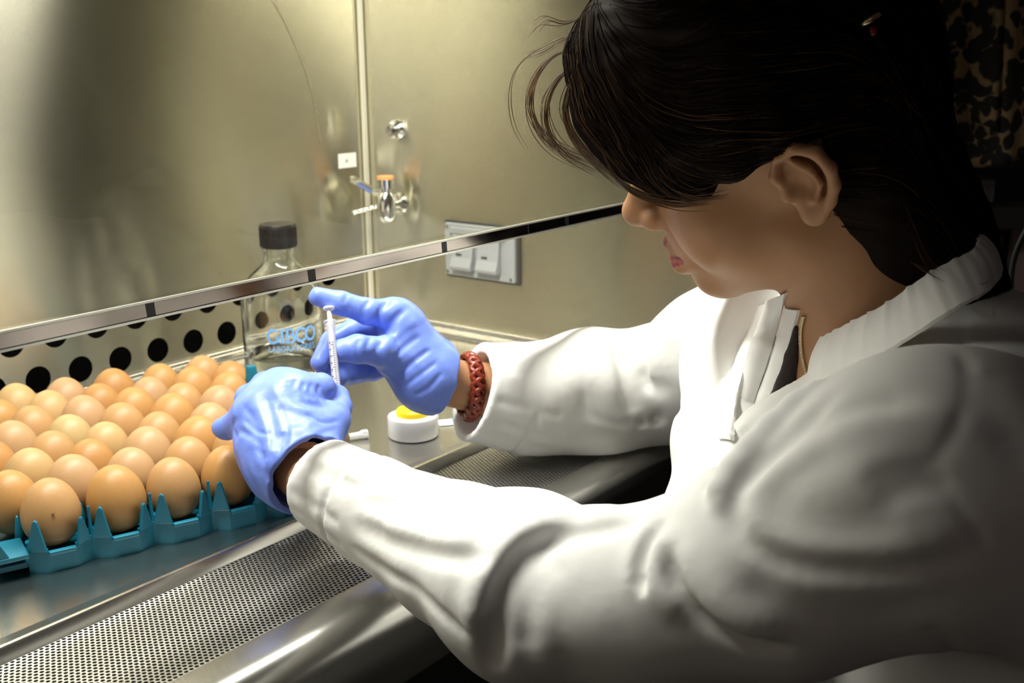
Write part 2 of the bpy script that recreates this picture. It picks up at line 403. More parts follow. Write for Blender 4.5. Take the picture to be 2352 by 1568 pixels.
# ------------------------------------------------------------------ egg tray and eggs
AT = math.radians(-20.0); OU, OV, PU, PV = 0.006, 0.007, 0.046, 0.0405
tray = thing('egg_tray', 'teal plastic honeycomb egg tray with pointed teeth standing on the steel worktop', 'tray', (0.4053, 0.7517, 0.0), AT)
def cell(n, k): return OU + PU * k + PU / 2 * (n % 2), OV + PV * n
def tray_parts():
    # floor plate with raised ring cups
    mb = MB()
    u0, u1, v0, v1 = -0.040, 0.290, -0.014, 0.312
    mb.prism([(u0, v0 + .004, .004), (.2, v0 + .004, .004), (.226, -.004, .004), (.276, .026, .004), (.276, v1, .004), (u0, v1, .004)], (0, 0, .004))
    mb.build('tray_floor', 'tray', tray)
    # zigzag front wall: one bay per egg
    def wall(p, q, h, t=0.0022, z0=0.0):
        mb = MB(); p = NP(p); q = NP(q); d = (q - p) / np.linalg.norm(q - p); nrm = NP([-d[1], d[0]]) * t
        mb.prism([(*p, z0), (*q, z0), (*q, h), (*p, h)], (*nrm, 0)); return mb
    H = 0.0185
    for k in range(0, 5):
        cu, cv = cell(0, k); f = cv - 0.0265; b = f + 0.0075
        a0, a1, a2, a3 = (cu - 0.023, b), (cu - 0.0105, f), (cu + 0.0105, f), (cu + 0.023, b)
        wall(a0, a1, H).build('front_wall', 'tray', tray)
        wall(a1, a2, H - 0.002).build('front_wall', 'tray', tray)
        wall(a2, a3, H).build('front_wall', 'tray', tray)
        mb = MB(); mb.box((cu, f - 0.0008, H - 0.003), (0.0195, 0.005, 0.003)); mb.build('lip', 'tray', tray, bevel=0.0009)
        # teeth rising on the slanting facets
        for sgn, tall in ((-1, 0.0240), (1, 0.0200)):
            p = NP([cu + sgn * 0.0225, b - 0.0002]); q = NP([cu + sgn * 0.0098, f - 0.0002])
            if sgn > 0: p = NP([cu + 0.0205, b - 0.0015])
            e = q - p; c0 = p + e * 0.42; c1 = p + e * 0.66
            d = e / np.linalg.norm(e); nrm = NP([-d[1], d[0]]) * (0.0030 if sgn > 0 else -0.0030)
            mb = MB(); mb.prism([(*p, H - 0.001), (*q, H - 0.001), (*c1, H + tall - 0.0018), (*((c0 + c1) / 2), H + tall), (*c0, H + tall - 0.0018)], (nrm[0], nrm[1], 0))
            mb.build('tooth', 'tray', tray, bevel=0.0007)
    # posts between the cups
    for n in range(8):
        for k in range(-1, 6):
            cu, cv = cell(n, k)
            for du, dv in ((0.0, PV * 0.64), (0.023, PV * 0.34)):
                u, v = cu + du, cv + dv
                if u > 0.272 or u < -0.035 or v > 0.305 or (u > .2 and v < .01 + (u - .2) * .6): continue
                mb = MB()
                mb.tube([(u, v, 0.004), (u, v, 0.02), (u, v, 0.032), (u, v, 0.034)], [0.0042, 0.0032, 0.0014, 0.0006], 6)
                mb.build('post', 'tray', tray, smooth=True)
    for k in range(0, 4):      # thin blades right behind the front wall, between two bays
        cu, cv = cell(0, k); u = cu + 0.0235; v = cv - 0.015
        mb = MB(); mb.prism([(u - .001, v - 0.004, 0.015), (u - .001, v + 0.006, 0.015), (u - .001, v + 0.0016, 0.0405), (u - .001, v + 0.0004, 0.0405)], (0.002, 0, 0))
        mb.build('blade', 'tray', tray, bevel=0.0004)
    # side and back walls, low
    for p, q, h in (((-0.0395, 0.022), (-0.0395, 0.310), 0.0185), ((0.276, 0.026), (0.276, 0.310), 0.0185), ((0.214, -0.010), (0.276, 0.026), 0.0185), ((-0.0395, 0.311), (0.276, 0.311), 0.0185)):
        wall(p, q, h).build('side_wall', 'tray', tray)
    # bridge at the near left corner: a shelf over an opening
    mb = MB(); mb.box((-0.031, -0.002, 0.0165), (0.028, 0.036, 0.0035)); mb.build('bridge', 'tray', tray, bevel=0.0006)
    mb = MB(); mb.box((-0.0425, -0.017, 0.008), (0.003, 0.006, 0.022)); mb.build('foot', 'tray', tray, bevel=0.0006)
    mb = MB(); mb.prism([(-0.048, -0.019, 0.018), (-0.030, -0.0195, 0.018), (-0.040, -0.0195, 0.040), (-0.0425, -0.0195, 0.040)], (0, 0.002, 0)); mb.build('tooth', 'tray', tray, bevel=0.0006)
    # tall corner peg
    w = atz(580, 893, 0.045) - NP([0.4053, 0.7517, 0])
    c, s_ = math.cos(-AT), math.sin(-AT)
    u, v = c * w[0] - s_ * w[1], s_ * w[0] + c * w[1]
    mb = MB(); mb.tube([(u, v, 0.004), (u, v, 0.05), (u, v, 0.0665), (u, v, 0.069)], [0.0085, 0.0066, 0.0056, 0.0044], 20)
    mb.build('corner_peg', 'tray', tray, smooth=True, auto=50)
tray_parts()

def egg_mesh(w, h):
    mb = MB(); pr = []
    for i in range(25):
        t = math.pi * i / 24
        z = -math.cos(t); r = math.sin(t) * (1 + 0.10 * (-z)) ** 1.0
        pr.append((max(r * w / 2, 1e-5), z * h / 2))
    mb.lathe(pr, n=36); return mb
EGGC = [((0.370, 0.207, 0.081), 'tan'), ((0.378, 0.198, 0.062), 'golden brown'), ((0.378, 0.229, 0.107), 'pale tan'), ((0.396, 0.255, 0.107), 'sandy'), ((0.352, 0.176, 0.055), 'deep orange-brown'), ((0.370, 0.220, 0.106), 'pinkish'), ((0.387, 0.273, 0.119), 'cream')]
for i, (c, nme) in enumerate(EGGC):
    M['egg%d' % i] = mat('eggshell_' + nme.replace(' ', '_').replace('-', '_'), c, 0.45, var=0.07, scale=60, bump=0.12, bscale=900, spec=0.4)
EGG_KIND = {(0, 0): 0, (0, 1): 1, (0, 2): 0, (0, 3): 1, (1, -1): 1, (1, 0): 2, (1, 1): 2, (1, 2): 0, (2, 0): 3, (2, 1): 4, (2, 2): 2, (2, 3): 1, (3, -1): 4, (3, 0): 0, (3, 1): 3,
            (3, 2): 0, (3, 3): 2, (4, 0): 2, (4, 1): 6, (4, 2): 0, (4, 3): 1, (4, 4): 5, (5, 0): 0, (5, 1): 5, (5, 2): 1, (5, 3): 0, (5, 4): 1, (6, 0): 1, (6, 1): 3, (6, 2): 4, (6, 3): 5,
            (6, 4): 1, (6, 5): 4, (7, 0): 3, (7, 1): 5, (7, 2): 4, (7, 3): 1, (7, 4): 0, (1, 3): 0, (0, 4): 4, (1, 5): 5, (2, 4): 5, (3, 4): 2, (4, 5): 0, (7, 5): None, (2, 5): 0, (1, 4): 1, (3, 5): 0}
ROWN = ['front', 'second', 'third', 'fourth', 'fifth', 'sixth', 'seventh', 'rear']
ORD = ['first', 'second', 'third', 'fourth', 'fifth', 'sixth', 'seventh']
emesh = {}
rng = random.Random(3)
for n in range(8):
    ks = sorted(k for (a, k) in EGG_KIND if a == n and EGG_KIND[(a, k)] is not None)
    for pos, k in enumerate(ks):
        kd = EGG_KIND[(n, k)]
        cu, cv = cell(n, k)
        u = cu + rng.uniform(-0.0015, 0.0015) - (0.012 if (n, k) == (1, 5) else (0.008 if k == 5 else 0)); v = cv + rng.uniform(-0.0015, 0.0015)
        key = (kd, rng.randrange(3))
        sz = 1.0 + (key[1] - 1) * 0.03
        if key not in emesh:
            o = egg_mesh(0.0435 * sz, 0.053 * sz).build('egg', 'egg%d' % kd, smooth=True); emesh[key] = o.data
        else:
            o = bpy.data.objects.new('egg', emesh[key]); COL.objects.link(o)
        c, s_ = math.cos(AT), math.sin(AT)
        o.location = (0.4053 + c * u - s_ * v, 0.7517 + s_ * u + c * v, 0.0095 + 0.0265 * sz + rng.uniform(-.0005, .001))
        o.rotation_euler = (rng.uniform(-.07, .07), rng.uniform(-.07, .07), rng.uniform(0, 6))
        cn = EGGC[kd][1]
        where = 'leftmost' if pos == 0 else ('rightmost' if pos == len(ks) - 1 else ORD[pos] + ' from left')
        tag(o, '%s egg, %s in the %s row of the teal tray' % (cn, where, ROWN[n]), 'egg', 'eggs in the teal tray')
# dirt fleck on the nearest egg
for e_ in [o for o in bpy.data.objects if o.name.startswith('egg') and 'leftmost in the front row' in o.get('label', '')]:
    c_ = NP(e_.location[:]); d_ = ray(121, 1179); r_ = NP([.0218, .0218, .0265])
    a_, b_ = (CAM_POS - c_) / r_, d_ / r_; A_, B_, C_ = b_ @ b_, a_ @ b_, a_ @ a_ - 1
    if B_ * B_ - A_ * C_ > 0:
        p_ = CAM_POS + d_ * ((-B_ - math.sqrt(B_ * B_ - A_ * C_)) / A_)
        bpy.context.view_layer.update()
        q_ = e_.matrix_world.inverted() @ Vector(p_)
        mb = MB(); mb.lathe([(.0001, -.0005), (.0008, -.0003), (.0011, 0), (.0007, .0003), (.0001, .0005)], q_[:], 8)
        mb.build('dirt_fleck', mat('dark_fleck', (.10, .06, .02), .8), e_, smooth=True)
# ------------------------------------------------------------------ reagent bottle
BX, BY = 0.825, 0.959
M['glass'] = mat('bottle_glass', (0.97, 0.99, 0.975), 0.02, trans=1.0, ior=1.46)
M['water'] = mat('clear_liquid', (0.97, 0.985, 0.98), 0.0, trans=1.0, ior=1.33)
bottle = thing('reagent_bottle', 'clear glass reagent bottle with black screw cap and blue lettering behind the eggs', 'bottle', (BX, BY, 0.0))
outer = [(0.040, 0.0006), (0.0425, 0.002), (0.0440, 0.006), (0.0445, 0.012), (0.0445, 0.098), (0.0435, 0.107), (0.0405, 0.116), (0.035, 0.124), (0.028, 0.131), (0.0215, 0.1365), (0.0178, 0.141), (0.0165, 0.146), (0.0165, 0.153), (0.0175, 0.154), (0.0175, 0.157), (0.0160, 0.158), (0.0160, 0.170)]
inner = [(r - 0.0022, z) for r, z in outer[3:]]
inner = [(0.001, 0.0042), (0.034, 0.0042), (0.040, 0.0060)] + inner[0:]
mb = MB(); n = 64
pr = [(0.001, 0.003), (0.030, 0.0022)] + outer + inner[::-1]
mb.lathe(pr, n=n); mb.build('bottle_glass', 'glass', bottle, smooth=True, auto=60)
BS = 1.031
bottle.scale = (BS, BS, BS)
LV = 0.038
mb = MB(); mb.lathe([(0.001, 0.0048), (0.034, 0.0048), (0.0398, 0.0068), (0.0420, 0.013), (0.0420, LV), (0.001, LV)], n=48)
mb.build('liquid', 'water', bottle, smooth=True, auto=40)
mb = MB()
cap_pr = [(0.001, 0.157), (0.0192, 0.157), (0.0196, 0.158), (0.0196, 0.1802), (0.0186, 0.1822), (0.001, 0.1822)]
mb.lathe(cap_pr, n=48); cap = mb.build('screw_cap', 'black_plastic', bottle, smooth=True, auto=35)
mb = MB()
for i in range(48):
    a = 2 * math.pi * i / 48
    mb.box((0.0196 * math.cos(a), 0.0196 * math.sin(a), 0.169), (0.0012, 0.0011, 0.020), [[math.cos(a), -math.sin(a), 0], [math.sin(a), math.cos(a), 0], [0, 0, 1]])
o = mb.build('knurling', 'black_plastic', cap); o['kind'] = 'stuff'
# lettering bent around the bottle, facing the camera
def letters():
    S = {}
    def arc(cx, cy, rx, ry, a0, a1, n=18):
        return [(cx + rx * math.cos(math.radians(a0 + (a1 - a0) * i / n)), cy + ry * math.sin(math.radians(a0 + (a1 - a0) * i / n))) for i in range(n + 1)]
    fat = 0.17; thin = 0.07
    S['G'] = (0.92, [(arc(.46, .5, .38, .46, 48, 318), fat), ([(.80, .06), (.80, .42)], .15), ([(.58, .43), (.95, .43)], thin), ([(.80, .72), (.80, .95)], thin)])
    S['I'] = (0.42, [([(.21, .02), (.21, .98)], .17), ([(.04, .03), (.38, .03)], thin), ([(.04, .97), (.38, .97)], thin)])
    S['B'] = (0.80, [([(.20, .02), (.20, .98)], .17), ([(.03, .97), (.45, .97)], thin), ([(.03, .03), (.45, .03)], thin), ([(.2, .52), (.45, .52)], thin), (arc(.42, .745, .24, .225, 90, -90), .13), (arc(.44, .275, .28, .245, 90, -90), .15)])
    S['C'] = (0.88, [(arc(.46, .5, .38, .46, 45, 315), fat), ([(.78, .68), (.78, .95)], thin), ([(.78, .05), (.78, .30)], thin)])
    S['O'] = (0.94, [(arc(.47, .5, .39, .46, 0, 360, 30), fat)])
    out = []; x = 0
    for ch in 'GIBCO':
        w, st = S[ch]
        for path, wd in st: out.append(([(x + a, b) for a, b in path], wd))
        x += w - (0.10 if ch == 'C' else 0.02)
    return out, x
def bent_strokes(name, strokes, width, total, h, z0, mid, m, parent, R0):
    mb = MB(); k = width / total
    for path, wd in strokes:
        P = NP(path, float); T = np.gradient(P, axis=0); T /= np.linalg.norm(T, axis=1)[:, None] + 1e-9
        nrm = np.stack([-T[:, 1], T[:, 0]], 1) * wd / 2
        Lp, Rp = P + nrm, P - nrm
        vs = []
        for q in (Lp, Rp):
            for a, b in q:
                th = mid + (a * k - width / 2) / R0
                vs.append((R0 * math.sin(th), -R0 * math.cos(th), z0 + b * h))
        n = len(P)
        mb.add(vs, [(i, i + 1, n + i + 1, n + i) for i in range(n - 1)])
    return mb.build(name, m, parent)
st, tot = letters()
view = math.atan2(0.0 - BX, BY - 0.0)     # angle towards the camera from -Y axis
M['bottle_print'] = mat('blue_bottle_print', (0.16, 0.40, 0.80), 0.6)
mid = view + 0.20
bent_strokes('lettering', st, 0.055, tot, 0.0155, 0.060, mid, 'bottle_print', bottle, 0.0447)
def text_bent(name, body, width, h, z0, mid, m, parent, R0):
    cu = bpy.data.curves.new(name, 'FONT'); cu.body = body; cu.size = 1.0
    t = bpy.data.objects.new(name, cu); COL.objects.link(t)
    dg = bpy.context.evaluated_depsgraph_get(); me = bpy.data.meshes.new_from_object(t.evaluated_get(dg))
    bpy.data.objects.remove(t)
    co = NP([v.co[:] for v in me.vertices]); mn = co.min(0); mx = co.max(0)
    for v, c in zip(me.vertices, co):
        th = mid + ((c[0] - mn[0]) / (mx[0] - mn[0]) - 0.5) * width / R0
        v.co = (R0 * math.sin(th), -R0 * math.cos(th), z0 + (c[1] - mn[1]) / (mx[1] - mn[1]) * h)
    me.materials.append(M[m]); o = bpy.data.objects.new(name, me); COL.objects.link(o); o.parent = parent
    return o
text_bent('lettering', 'LABORATORIES', 0.052, 0.0062, 0.0505, mid, 'bottle_print', bottle, 0.0447)

# ------------------------------------------------------------------ white disc with yellow button, cap, packet
DX, DY = 0.7815, 0.7235
disc = thing('counter_disc', 'white round plastic puck with a yellow domed top on the worktop', 'container', (DX, DY, 0.0))
mb = MB(); mb.lathe([(0.001, 0.0008), (0.0245, 0.0008), (0.0255, 0.002), (0.0255, 0.0195), (0.0248, 0.0212), (0.0232, 0.0220), (0.001, 0.0220)], n=56)
mb.build('puck_base', 'white_plastic', disc, smooth=True, auto=40)
mb = MB(); mb.lathe([(0.001, 0.0215), (0.0165, 0.0215), (0.0165, 0.0262), (0.0158, 0.0276), (0.0140, 0.0285), (0.0135, 0.0280), (0.007, 0.0286), (0.001, 0.0288)], n=56)
mb.build('yellow_top', 'yellow', disc, smooth=True, auto=40)
mb = MB()
for i in range(26):
    a = math.radians(-60 + i * 5.2)
    R_ = NP([[math.cos(a), -math.sin(a), 0], [math.sin(a), math.cos(a), 0], [0, 0, 1]])
    if i % 5 == 3: continue
    mb.box((0.0200 * math.cos(a), 0.0200 * math.sin(a), 0.02205), (0.0016 + 0.0006 * (i % 3), 0.0009, 0.0003), R_)
o = mb.build('print_ring', 'ink', disc); o['kind'] = 'stuff'
p = atz(818, 1001, 0.004)
capo = thing('needle_cap', 'small translucent white needle cap lying beside the egg tray', 'cap', (p[0], p[1], 0.0))
M['milky'] = mat('milky_plastic', (0.66, 0.67, 0.66), 0.35, trans=0.35)
mb = MB(); mb.tube([(-0.016, 0.010, 0.004), (0.004, -0.001, 0.004), (0.0055, -0.0018, 0.0042), (0.011, -0.005, 0.0045)], [0.0026, 0.0036, 0.0044, 0.0044], 14); mb.build('cap_body', 'milky', capo, smooth=True, auto=40)
mb = MB()
for i in range(8):
    a = 2 * math.pi * i / 8
    d = NP([0.0055, -0.0032, 0.0003]); d /= np.linalg.norm(d); u = np.cross(d, [0, 0, 1]); u /= np.linalg.norm(u); w = np.cross(u, d)
    q = NP([0.006, -0.002, 0.0043]) + 0.0044 * (math.cos(a) * u + math.sin(a) * w)
    mb.tube([q, q + d * 0.005], 0.0006, 5)
o = mb.build('ribs', 'milky', capo); o['kind'] = 'stuff'
p = atz(1050, 968, 0.0008)
pk = thing('wipe_packet', 'flat white packet with a blue band lying half under the sleeve', 'packet', (p[0], p[1], 0.0), math.radians(-38))
mb = MB(); mb.box((0, 0, 0.0010), (0.040, 0.017, 0.0012)); mb.build('packet_body', 'paper', pk, bevel=0.0004)
mb = MB(); mb.box((-0.001, 0.0005, 0.00172), (0.0085, 0.0165, 0.0002)); mb.build('blue_band', 'blue_print', pk)

# ------------------------------------------------------------------ side wall fittings
# flip-lid double socket box
ob = thing('outlet_box', 'grey weatherproof double outlet cover with two hinged lids on the side wall', 'outlet', (XS, 0.912, 0.117))
mb = MB(); mb.box((-0.0015, 0, 0), (0.003, 0.122, 0.076)); mb.build('gasket', 'grey_dark', ob)
mb = MB(); mb.box((-0.0055, 0, 0), (0.007, 0.116, 0.070)); mb.build('cover_plate', 'grey_plastic', ob, bevel=0.0018)
mb = MB(); mb.box((-0.011, 0, 0.0265), (0.006, 0.092, 0.009)); mb.build('hinge_bar', 'grey_plastic', ob, bevel=0.0015)
for yy in (0.0235, -0.0195):
    mb = MB()
    prof = [(-0.009, 0.023), (-0.0135, 0.021), (-0.0150, 0.006), (-0.0170, -0.008), (-0.0215, -0.020), (-0.0205, -0.0245), (-0.009, -0.026)]
    mb.prism([(x, yy - 0.0175, z) for x, z in prof], (0, 0.035, 0)); ld = mb.build('hinged_lid', 'grey_plastic', ob, bevel=0.0016, seg=3)
    mb = MB(); mb.box((-0.0172, yy + 0.004, -0.004), (0.0008, 0.009, 0.0025)); mb.build('mark', 'grey_dark', ld)
for yy, zz in ((0.053, 0.030), (-0.053, -0.030), (-0.053, 0.030), (0.053, -0.030)):
    mb = MB(); mb.cyl((-0.0085, yy, zz), (-0.0100, yy, zz), 0.0022, n=12); mb.build('screw', 'chrome', ob)
# round nozzle plug
nz = thing('nozzle_plug', 'small round chrome plug high on the side wall above the gas tap', 'plug', (XS, 1.0583, 0.2696))
RX = NP([[0, 0, -1], [0, 1, 0], [1, 0, 0]])   # local z -> world -x
mb = MB(); mb.lathe([(0.001, 0), (0.0140, 0), (0.0140, 0.003), (0.0115, 0.006), (0.0115, 0.010), (0.0085, 0.012), (0.001, 0.012)], n=24, R=RX); mb.build('plug_flange', 'chrome', nz, smooth=True, auto=30)
mb = MB(); mb.lathe([(0.001, 0.012), (0.0060, 0.012), (0.0060, 0.017), (0.0045, 0.019), (0.001, 0.019)], n=6, R=RX); mb.build('plug_nut', 'chrome', nz)
# gas tap with lever and hose spout
gt = thing('gas_tap', 'chrome gas tap with orange capped lever and hose spout on the side wall', 'tap', (XS, 1.0585, 0.1695))
mb = MB(); mb.lathe([(0.001, 0), (0.0135, 0), (0.0150, 0.0015), (0.0135, 0.004), (0.007, 0.006), (0.006, 0.008), (0.006, 0.024), (0.001, 0.024)], n=28, R=RX); mb.build('flange', 'chrome', gt, smooth=True, auto=35)
mb = MB(); mb.tube([(-0.026, 0, -0.024), (-0.026, 0, -0.020), (-0.026, 0, -0.012), (-0.026, 0, 0.010), (-0.026, 0, 0.018)], [0.0045, 0.0105, 0.0135, 0.0125, 0.0085], 20); mb.build('valve_body', 'chrome', gt, smooth=True, auto=45)
mb = MB(); mb.tube([(-0.026, 0, 0.018), (-0.026, 0, 0.024), (-0.026, 0, 0.0245), (-0.026, 0, 0.036)], [0.0078, 0.0078, 0.0120, 0.0120], 20); st_ = mb.build('stem', 'chrome', gt, smooth=True, auto=35)
mb = MB(); mb.tube([(-0.026, 0, 0.036), (-0.026, 0, 0.0395), (-0.026, 0, 0.0405)], [0.0116, 0.0116, 0.0105], 20); mb.build('orange_cap', 'orange', st_, smooth=True, auto=35)
mb = MB()
g_ = NP([XS, 1.0585, 0.1695])
lv = [atx(878, 446, 1.100) - g_, atx(858, 440, 1.096) - g_, atx(825, 420, 1.086) - g_, atx(806, 410, 1.080) - g_]
for a, b, w0, w1 in ((0, 1, .0055, .0055), (1, 2, .0055, .0105), (2, 3, .0105, .0075)):
    d = lv[b] - lv[a]; sd = np.cross(d, [0, 0, 1]); sd /= np.linalg.norm(sd); up = NP([0, 0, 0.0040])
    mb.add([lv[a] + sd * w0 + up, lv[a] - sd * w0 + up, lv[b] - sd * w1 + up, lv[b] + sd * w1 + up, lv[a] + sd * w0 - up, lv[a] - sd * w0 - up, lv[b] - sd * w1 - up, lv[b] + sd * w1 - up],
           [(0, 1, 2, 3), (7, 6, 5, 4), (0, 3, 7, 4), (1, 5, 6, 2), (0, 4, 5, 1), (3, 2, 6, 7)])
mb.build('lever', 'chrome', gt, bevel=0.0012)
mb = MB()
a = atx(876, 470, 1.101) - g_; b = atx(810, 489, 1.076) - g_
path = [a + (b - a) * t for t in np.linspace(0, 1, 17)]
mb.tube(path, [0.0042 if i < 2 else (0.0030 if i % 3 else 0.0037) for i in range(17)], 14); mb.build('hose_spout', 'chrome', gt, smooth=True, auto=40)
# paper label on the back wall beside the corner
lb = thing('paper_label', 'small white paper label stuck beside the corner seam', 'label', (1.0924, YB - 0.0004, 0.2285))
mb = MB(); mb.box((0, 0, 0), (0.033, 0.0008, 0.0195)); mb.build('label_sheet', 'paper', lb)
mb = MB(); mb.box((-0.003, -0.0006, -0.0005), (0.0022, 0.0003, 0.0042)); mb.box((-0.0005, -0.0006, -0.0005), (0.0012, 0.0003, 0.0050)); mb.build('pencil_mark', 'grey_plastic', lb)
# ------------------------------------------------------------------ organic modelling: distance fields meshed on a grid
class Field:
    def __init__(s, lo, hi, h):
        s.lo = NP(lo, float); s.h = h
        s.n = np.ceil((NP(hi, float) - s.lo) / h).astype(int) + 1
        s.A = np.full(s.n, 0.05, np.float32)
        s.ax = [(s.lo[i] + h * np.arange(s.n[i])).astype(np.float32) for i in range(3)]
    def sub(s, mn, mx):
        i0 = np.clip(np.floor((NP(mn) - s.lo) / s.h).astype(int), 0, s.n)
        i1 = np.clip(np.ceil((NP(mx) - s.lo) / s.h).astype(int) + 1, 0, s.n)
        sl = tuple(slice(a, b) for a, b in zip(i0, i1))
        return sl, s.ax[0][sl[0]][:, None, None], s.ax[1][sl[1]][None, :, None], s.ax[2][sl[2]][None, None, :]
    def put(s, sl, d, k, op):
        a = s.A[sl]
        if a.size == 0: return
        if op == 'add':
            if k > 0:
                hh = np.maximum(k - np.abs(a - d), 0) / k; s.A[sl] = np.minimum(a, d) - hh * hh * (k * 0.25)
            else: s.A[sl] = np.minimum(a, d)
        else:
            d = -d
            if k > 0:
                hh = np.maximum(k - np.abs(a - d), 0) / k; s.A[sl] = np.maximum(a, d) + hh * hh * (k * 0.25)
            else: s.A[sl] = np.maximum(a, d)
    def cone(s, a, b, ra, rb, k=0.01, op='add'):
        a = NP(a, float); b = NP(b, float); m = max(ra, rb) + k + 0.012
        sl, X, Y, Z = s.sub(np.minimum(a, b) - m, np.maximum(a, b) + m)
        ba = b - a; L2 = float(ba @ ba) + 1e-12
        dx, dy, dz = X - np.float32(a[0]), Y - np.float32(a[1]), Z - np.float32(a[2])
        dt = dx * np.float32(ba[0]) + dy * np.float32(ba[1]) + dz * np.float32(ba[2])
        t = np.clip(dt / np.float32(L2), 0, 1)
        d2 = dx * dx + dy * dy + dz * dz - 2 * t * dt + t * t * np.float32(L2)
        s.put(sl, np.sqrt(np.maximum(d2, 0)) - (np.float32(ra) + t * np.float32(rb - ra)), k, op)
    def chain(s, pts, rs, k=0.01, op='add'):
        for i in range(len(pts) - 1): s.cone(pts[i], pts[i + 1], rs[i], rs[i + 1], k, op)
    def ell(s, c, r, R=None, k=0.01, op='add'):
        """R: rows are the ellipsoid's axes"""
        c = NP(c, float); R = np.eye(3) if R is None else NP(R, float); r = NP(r, float)
        ext = np.sqrt(((R * r[:, None]) ** 2).sum(0)) + k + 0.012
        sl, X, Y, Z = s.sub(c - ext, c + ext)
        dx, dy, dz = X - np.float32(c[0]), Y - np.float32(c[1]), Z - np.float32(c[2])
        q0 = 0; q1 = 0
        for i in range(3):
            w = (dx * np.float32(R[i, 0]) + dy * np.float32(R[i, 1]) + dz * np.float32(R[i, 2])) / np.float32(r[i])
            q0 = q0 + w * w; q1 = q1 + (w / np.float32(r[i])) ** 2
        q0 = np.sqrt(q0); q1 = np.sqrt(q1) + 1e-9
        s.put(sl, q0 * (q0 - 1) / q1, k, op)
    def cut(s, p, n, k=0.004, box=None):
        """remove everything on the side n points to"""
        n = NP(n, float); n /= np.linalg.norm(n)
        sl, X, Y, Z = s.sub(*(box if box else (s.lo, s.lo + s.h * s.n)))
        d = (X - np.float32(p[0])) * np.float32(n[0]) + (Y - np.float32(p[1])) * np.float32(n[1]) + (Z - np.float32(p[2])) * np.float32(n[2])
        s.put(sl, -d, k, 'sub')
    def val(s, P):
        i = np.clip(((P - s.lo) / s.h), 0, s.n - 1.001); f = np.floor(i).astype(int); w = i - f
        o = 0
        for dx in (0, 1):
            for dy in (0, 1):
                for dz in (0, 1):
                    ww = (w[..., 0] if dx else 1 - w[..., 0]) * (w[..., 1] if dy else 1 - w[..., 1]) * (w[..., 2] if dz else 1 - w[..., 2])
                    o = o + ww * s.A[f[..., 0] + dx, f[..., 1] + dy, f[..., 2] + dz]
        inside = ((P > s.lo) & (P < s.lo + s.h * (s.n - 1))).all(-1)
        return np.where(inside, o, 0.05)
    def hit(s, px, py, t0=0.35, t1=1.5):
        d = ray(px, py); t = np.arange(t0, t1, s.h * 0.5); v = s.val(CAM_POS + d * t[:, None])
        i = np.argmax(v < 0)
        return None if not (v < 0).any() else CAM_POS + d * t[i]
    def crease(s, pts, depth, width, ends=True):
        """pts: 3d polyline; positive depth presses a groove, negative raises a ridge"""
        pts = [NP(p, float) for p in pts]; P = NP(pts)
        sm = []
        for i in range(len(P) - 1):     # catmull-rom
            p0, p1, p2, p3 = P[max(i - 1, 0)], P[i], P[i + 1], P[min(i + 2, len(P) - 1)]
            for t in np.linspace(0, 1, 5)[:-1]:
                sm.append(0.5 * ((2 * p1) + (-p0 + p2) * t + (2 * p0 - 5 * p1 + 4 * p2 - p3) * t * t + (-p0 + 3 * p1 - 3 * p2 + p3) * t ** 3))
        sm.append(P[-1]); P = NP(sm); m = width * 2.6
        sl, X, Y, Z = s.sub(P.min(0) - m, P.max(0) + m)
        best = None; N = len(P) - 1
        for i in range(N):
            a, b = P[i], P[i + 1]; ba = b - a; L2 = float(ba @ ba) + 1e-12
            lo_ = np.minimum(a, b) - m; hi_ = np.maximum(a, b) + m
            s2, X2, Y2, Z2 = s.sub(lo_, hi_)
            dx, dy, dz = X2 - np.float32(a[0]), Y2 - np.float32(a[1]), Z2 - np.float32(a[2])
            dt = dx * np.float32(ba[0]) + dy * np.float32(ba[1]) + dz * np.float32(ba[2])
            t = np.clip(dt / np.float32(L2), 0, 1)
            d2 = dx * dx + dy * dy + dz * dz - 2 * t * dt + t * t * np.float32(L2)
            u = (i + t) / N
            amp = np.exp(-d2 / np.float32(width * width))
            if ends: amp = amp * np.minimum(1, np.minimum(u, 1 - u) * 5 + 0.12)
            if best is None: best = np.zeros([q.stop - q.start for q in sl], np.float32)
            o = tuple(slice(q2.start - q.start, q2.stop - q.start) for q2, q in zip(s2, sl))
            best[o] = np.maximum(best[o], amp)
        s.A[sl] += np.float32(depth) * best
    def px_crease(s, pxs, depth, width, ends=True):
        pts = [p for p in (s.hit(*q) for q in pxs) if p is not None]
        if len(pts) > 1: s.crease(pts, depth, width, ends)
    def ripple(s, amp, waves, seed=1, band=0.02):
        r = np.random.RandomState(seed); X, Y, Z = (s.ax[0][:, None, None], s.ax[1][None, :, None], s.ax[2][None, None, :])
        D = 0
        for wl in waves:
            k = r.normal(size=3); k *= 2 * math.pi / wl / np.linalg.norm(k); ph = r.uniform(0, 6.28)
            k2 = r.normal(size=3); k2 *= 2 * math.pi / (wl * 2.3) / np.linalg.norm(k2)
            D = D + np.sin(np.float32(k[0]) * X + np.float32(k[1]) * Y + np.float32(k[2]) * Z + np.float32(ph)
                           + 1.5 * np.sin(np.float32(k2[0]) * X + np.float32(k2[1]) * Y + np.float32(k2[2]) * Z))
        s.A += np.float32(amp / len(waves)) * D
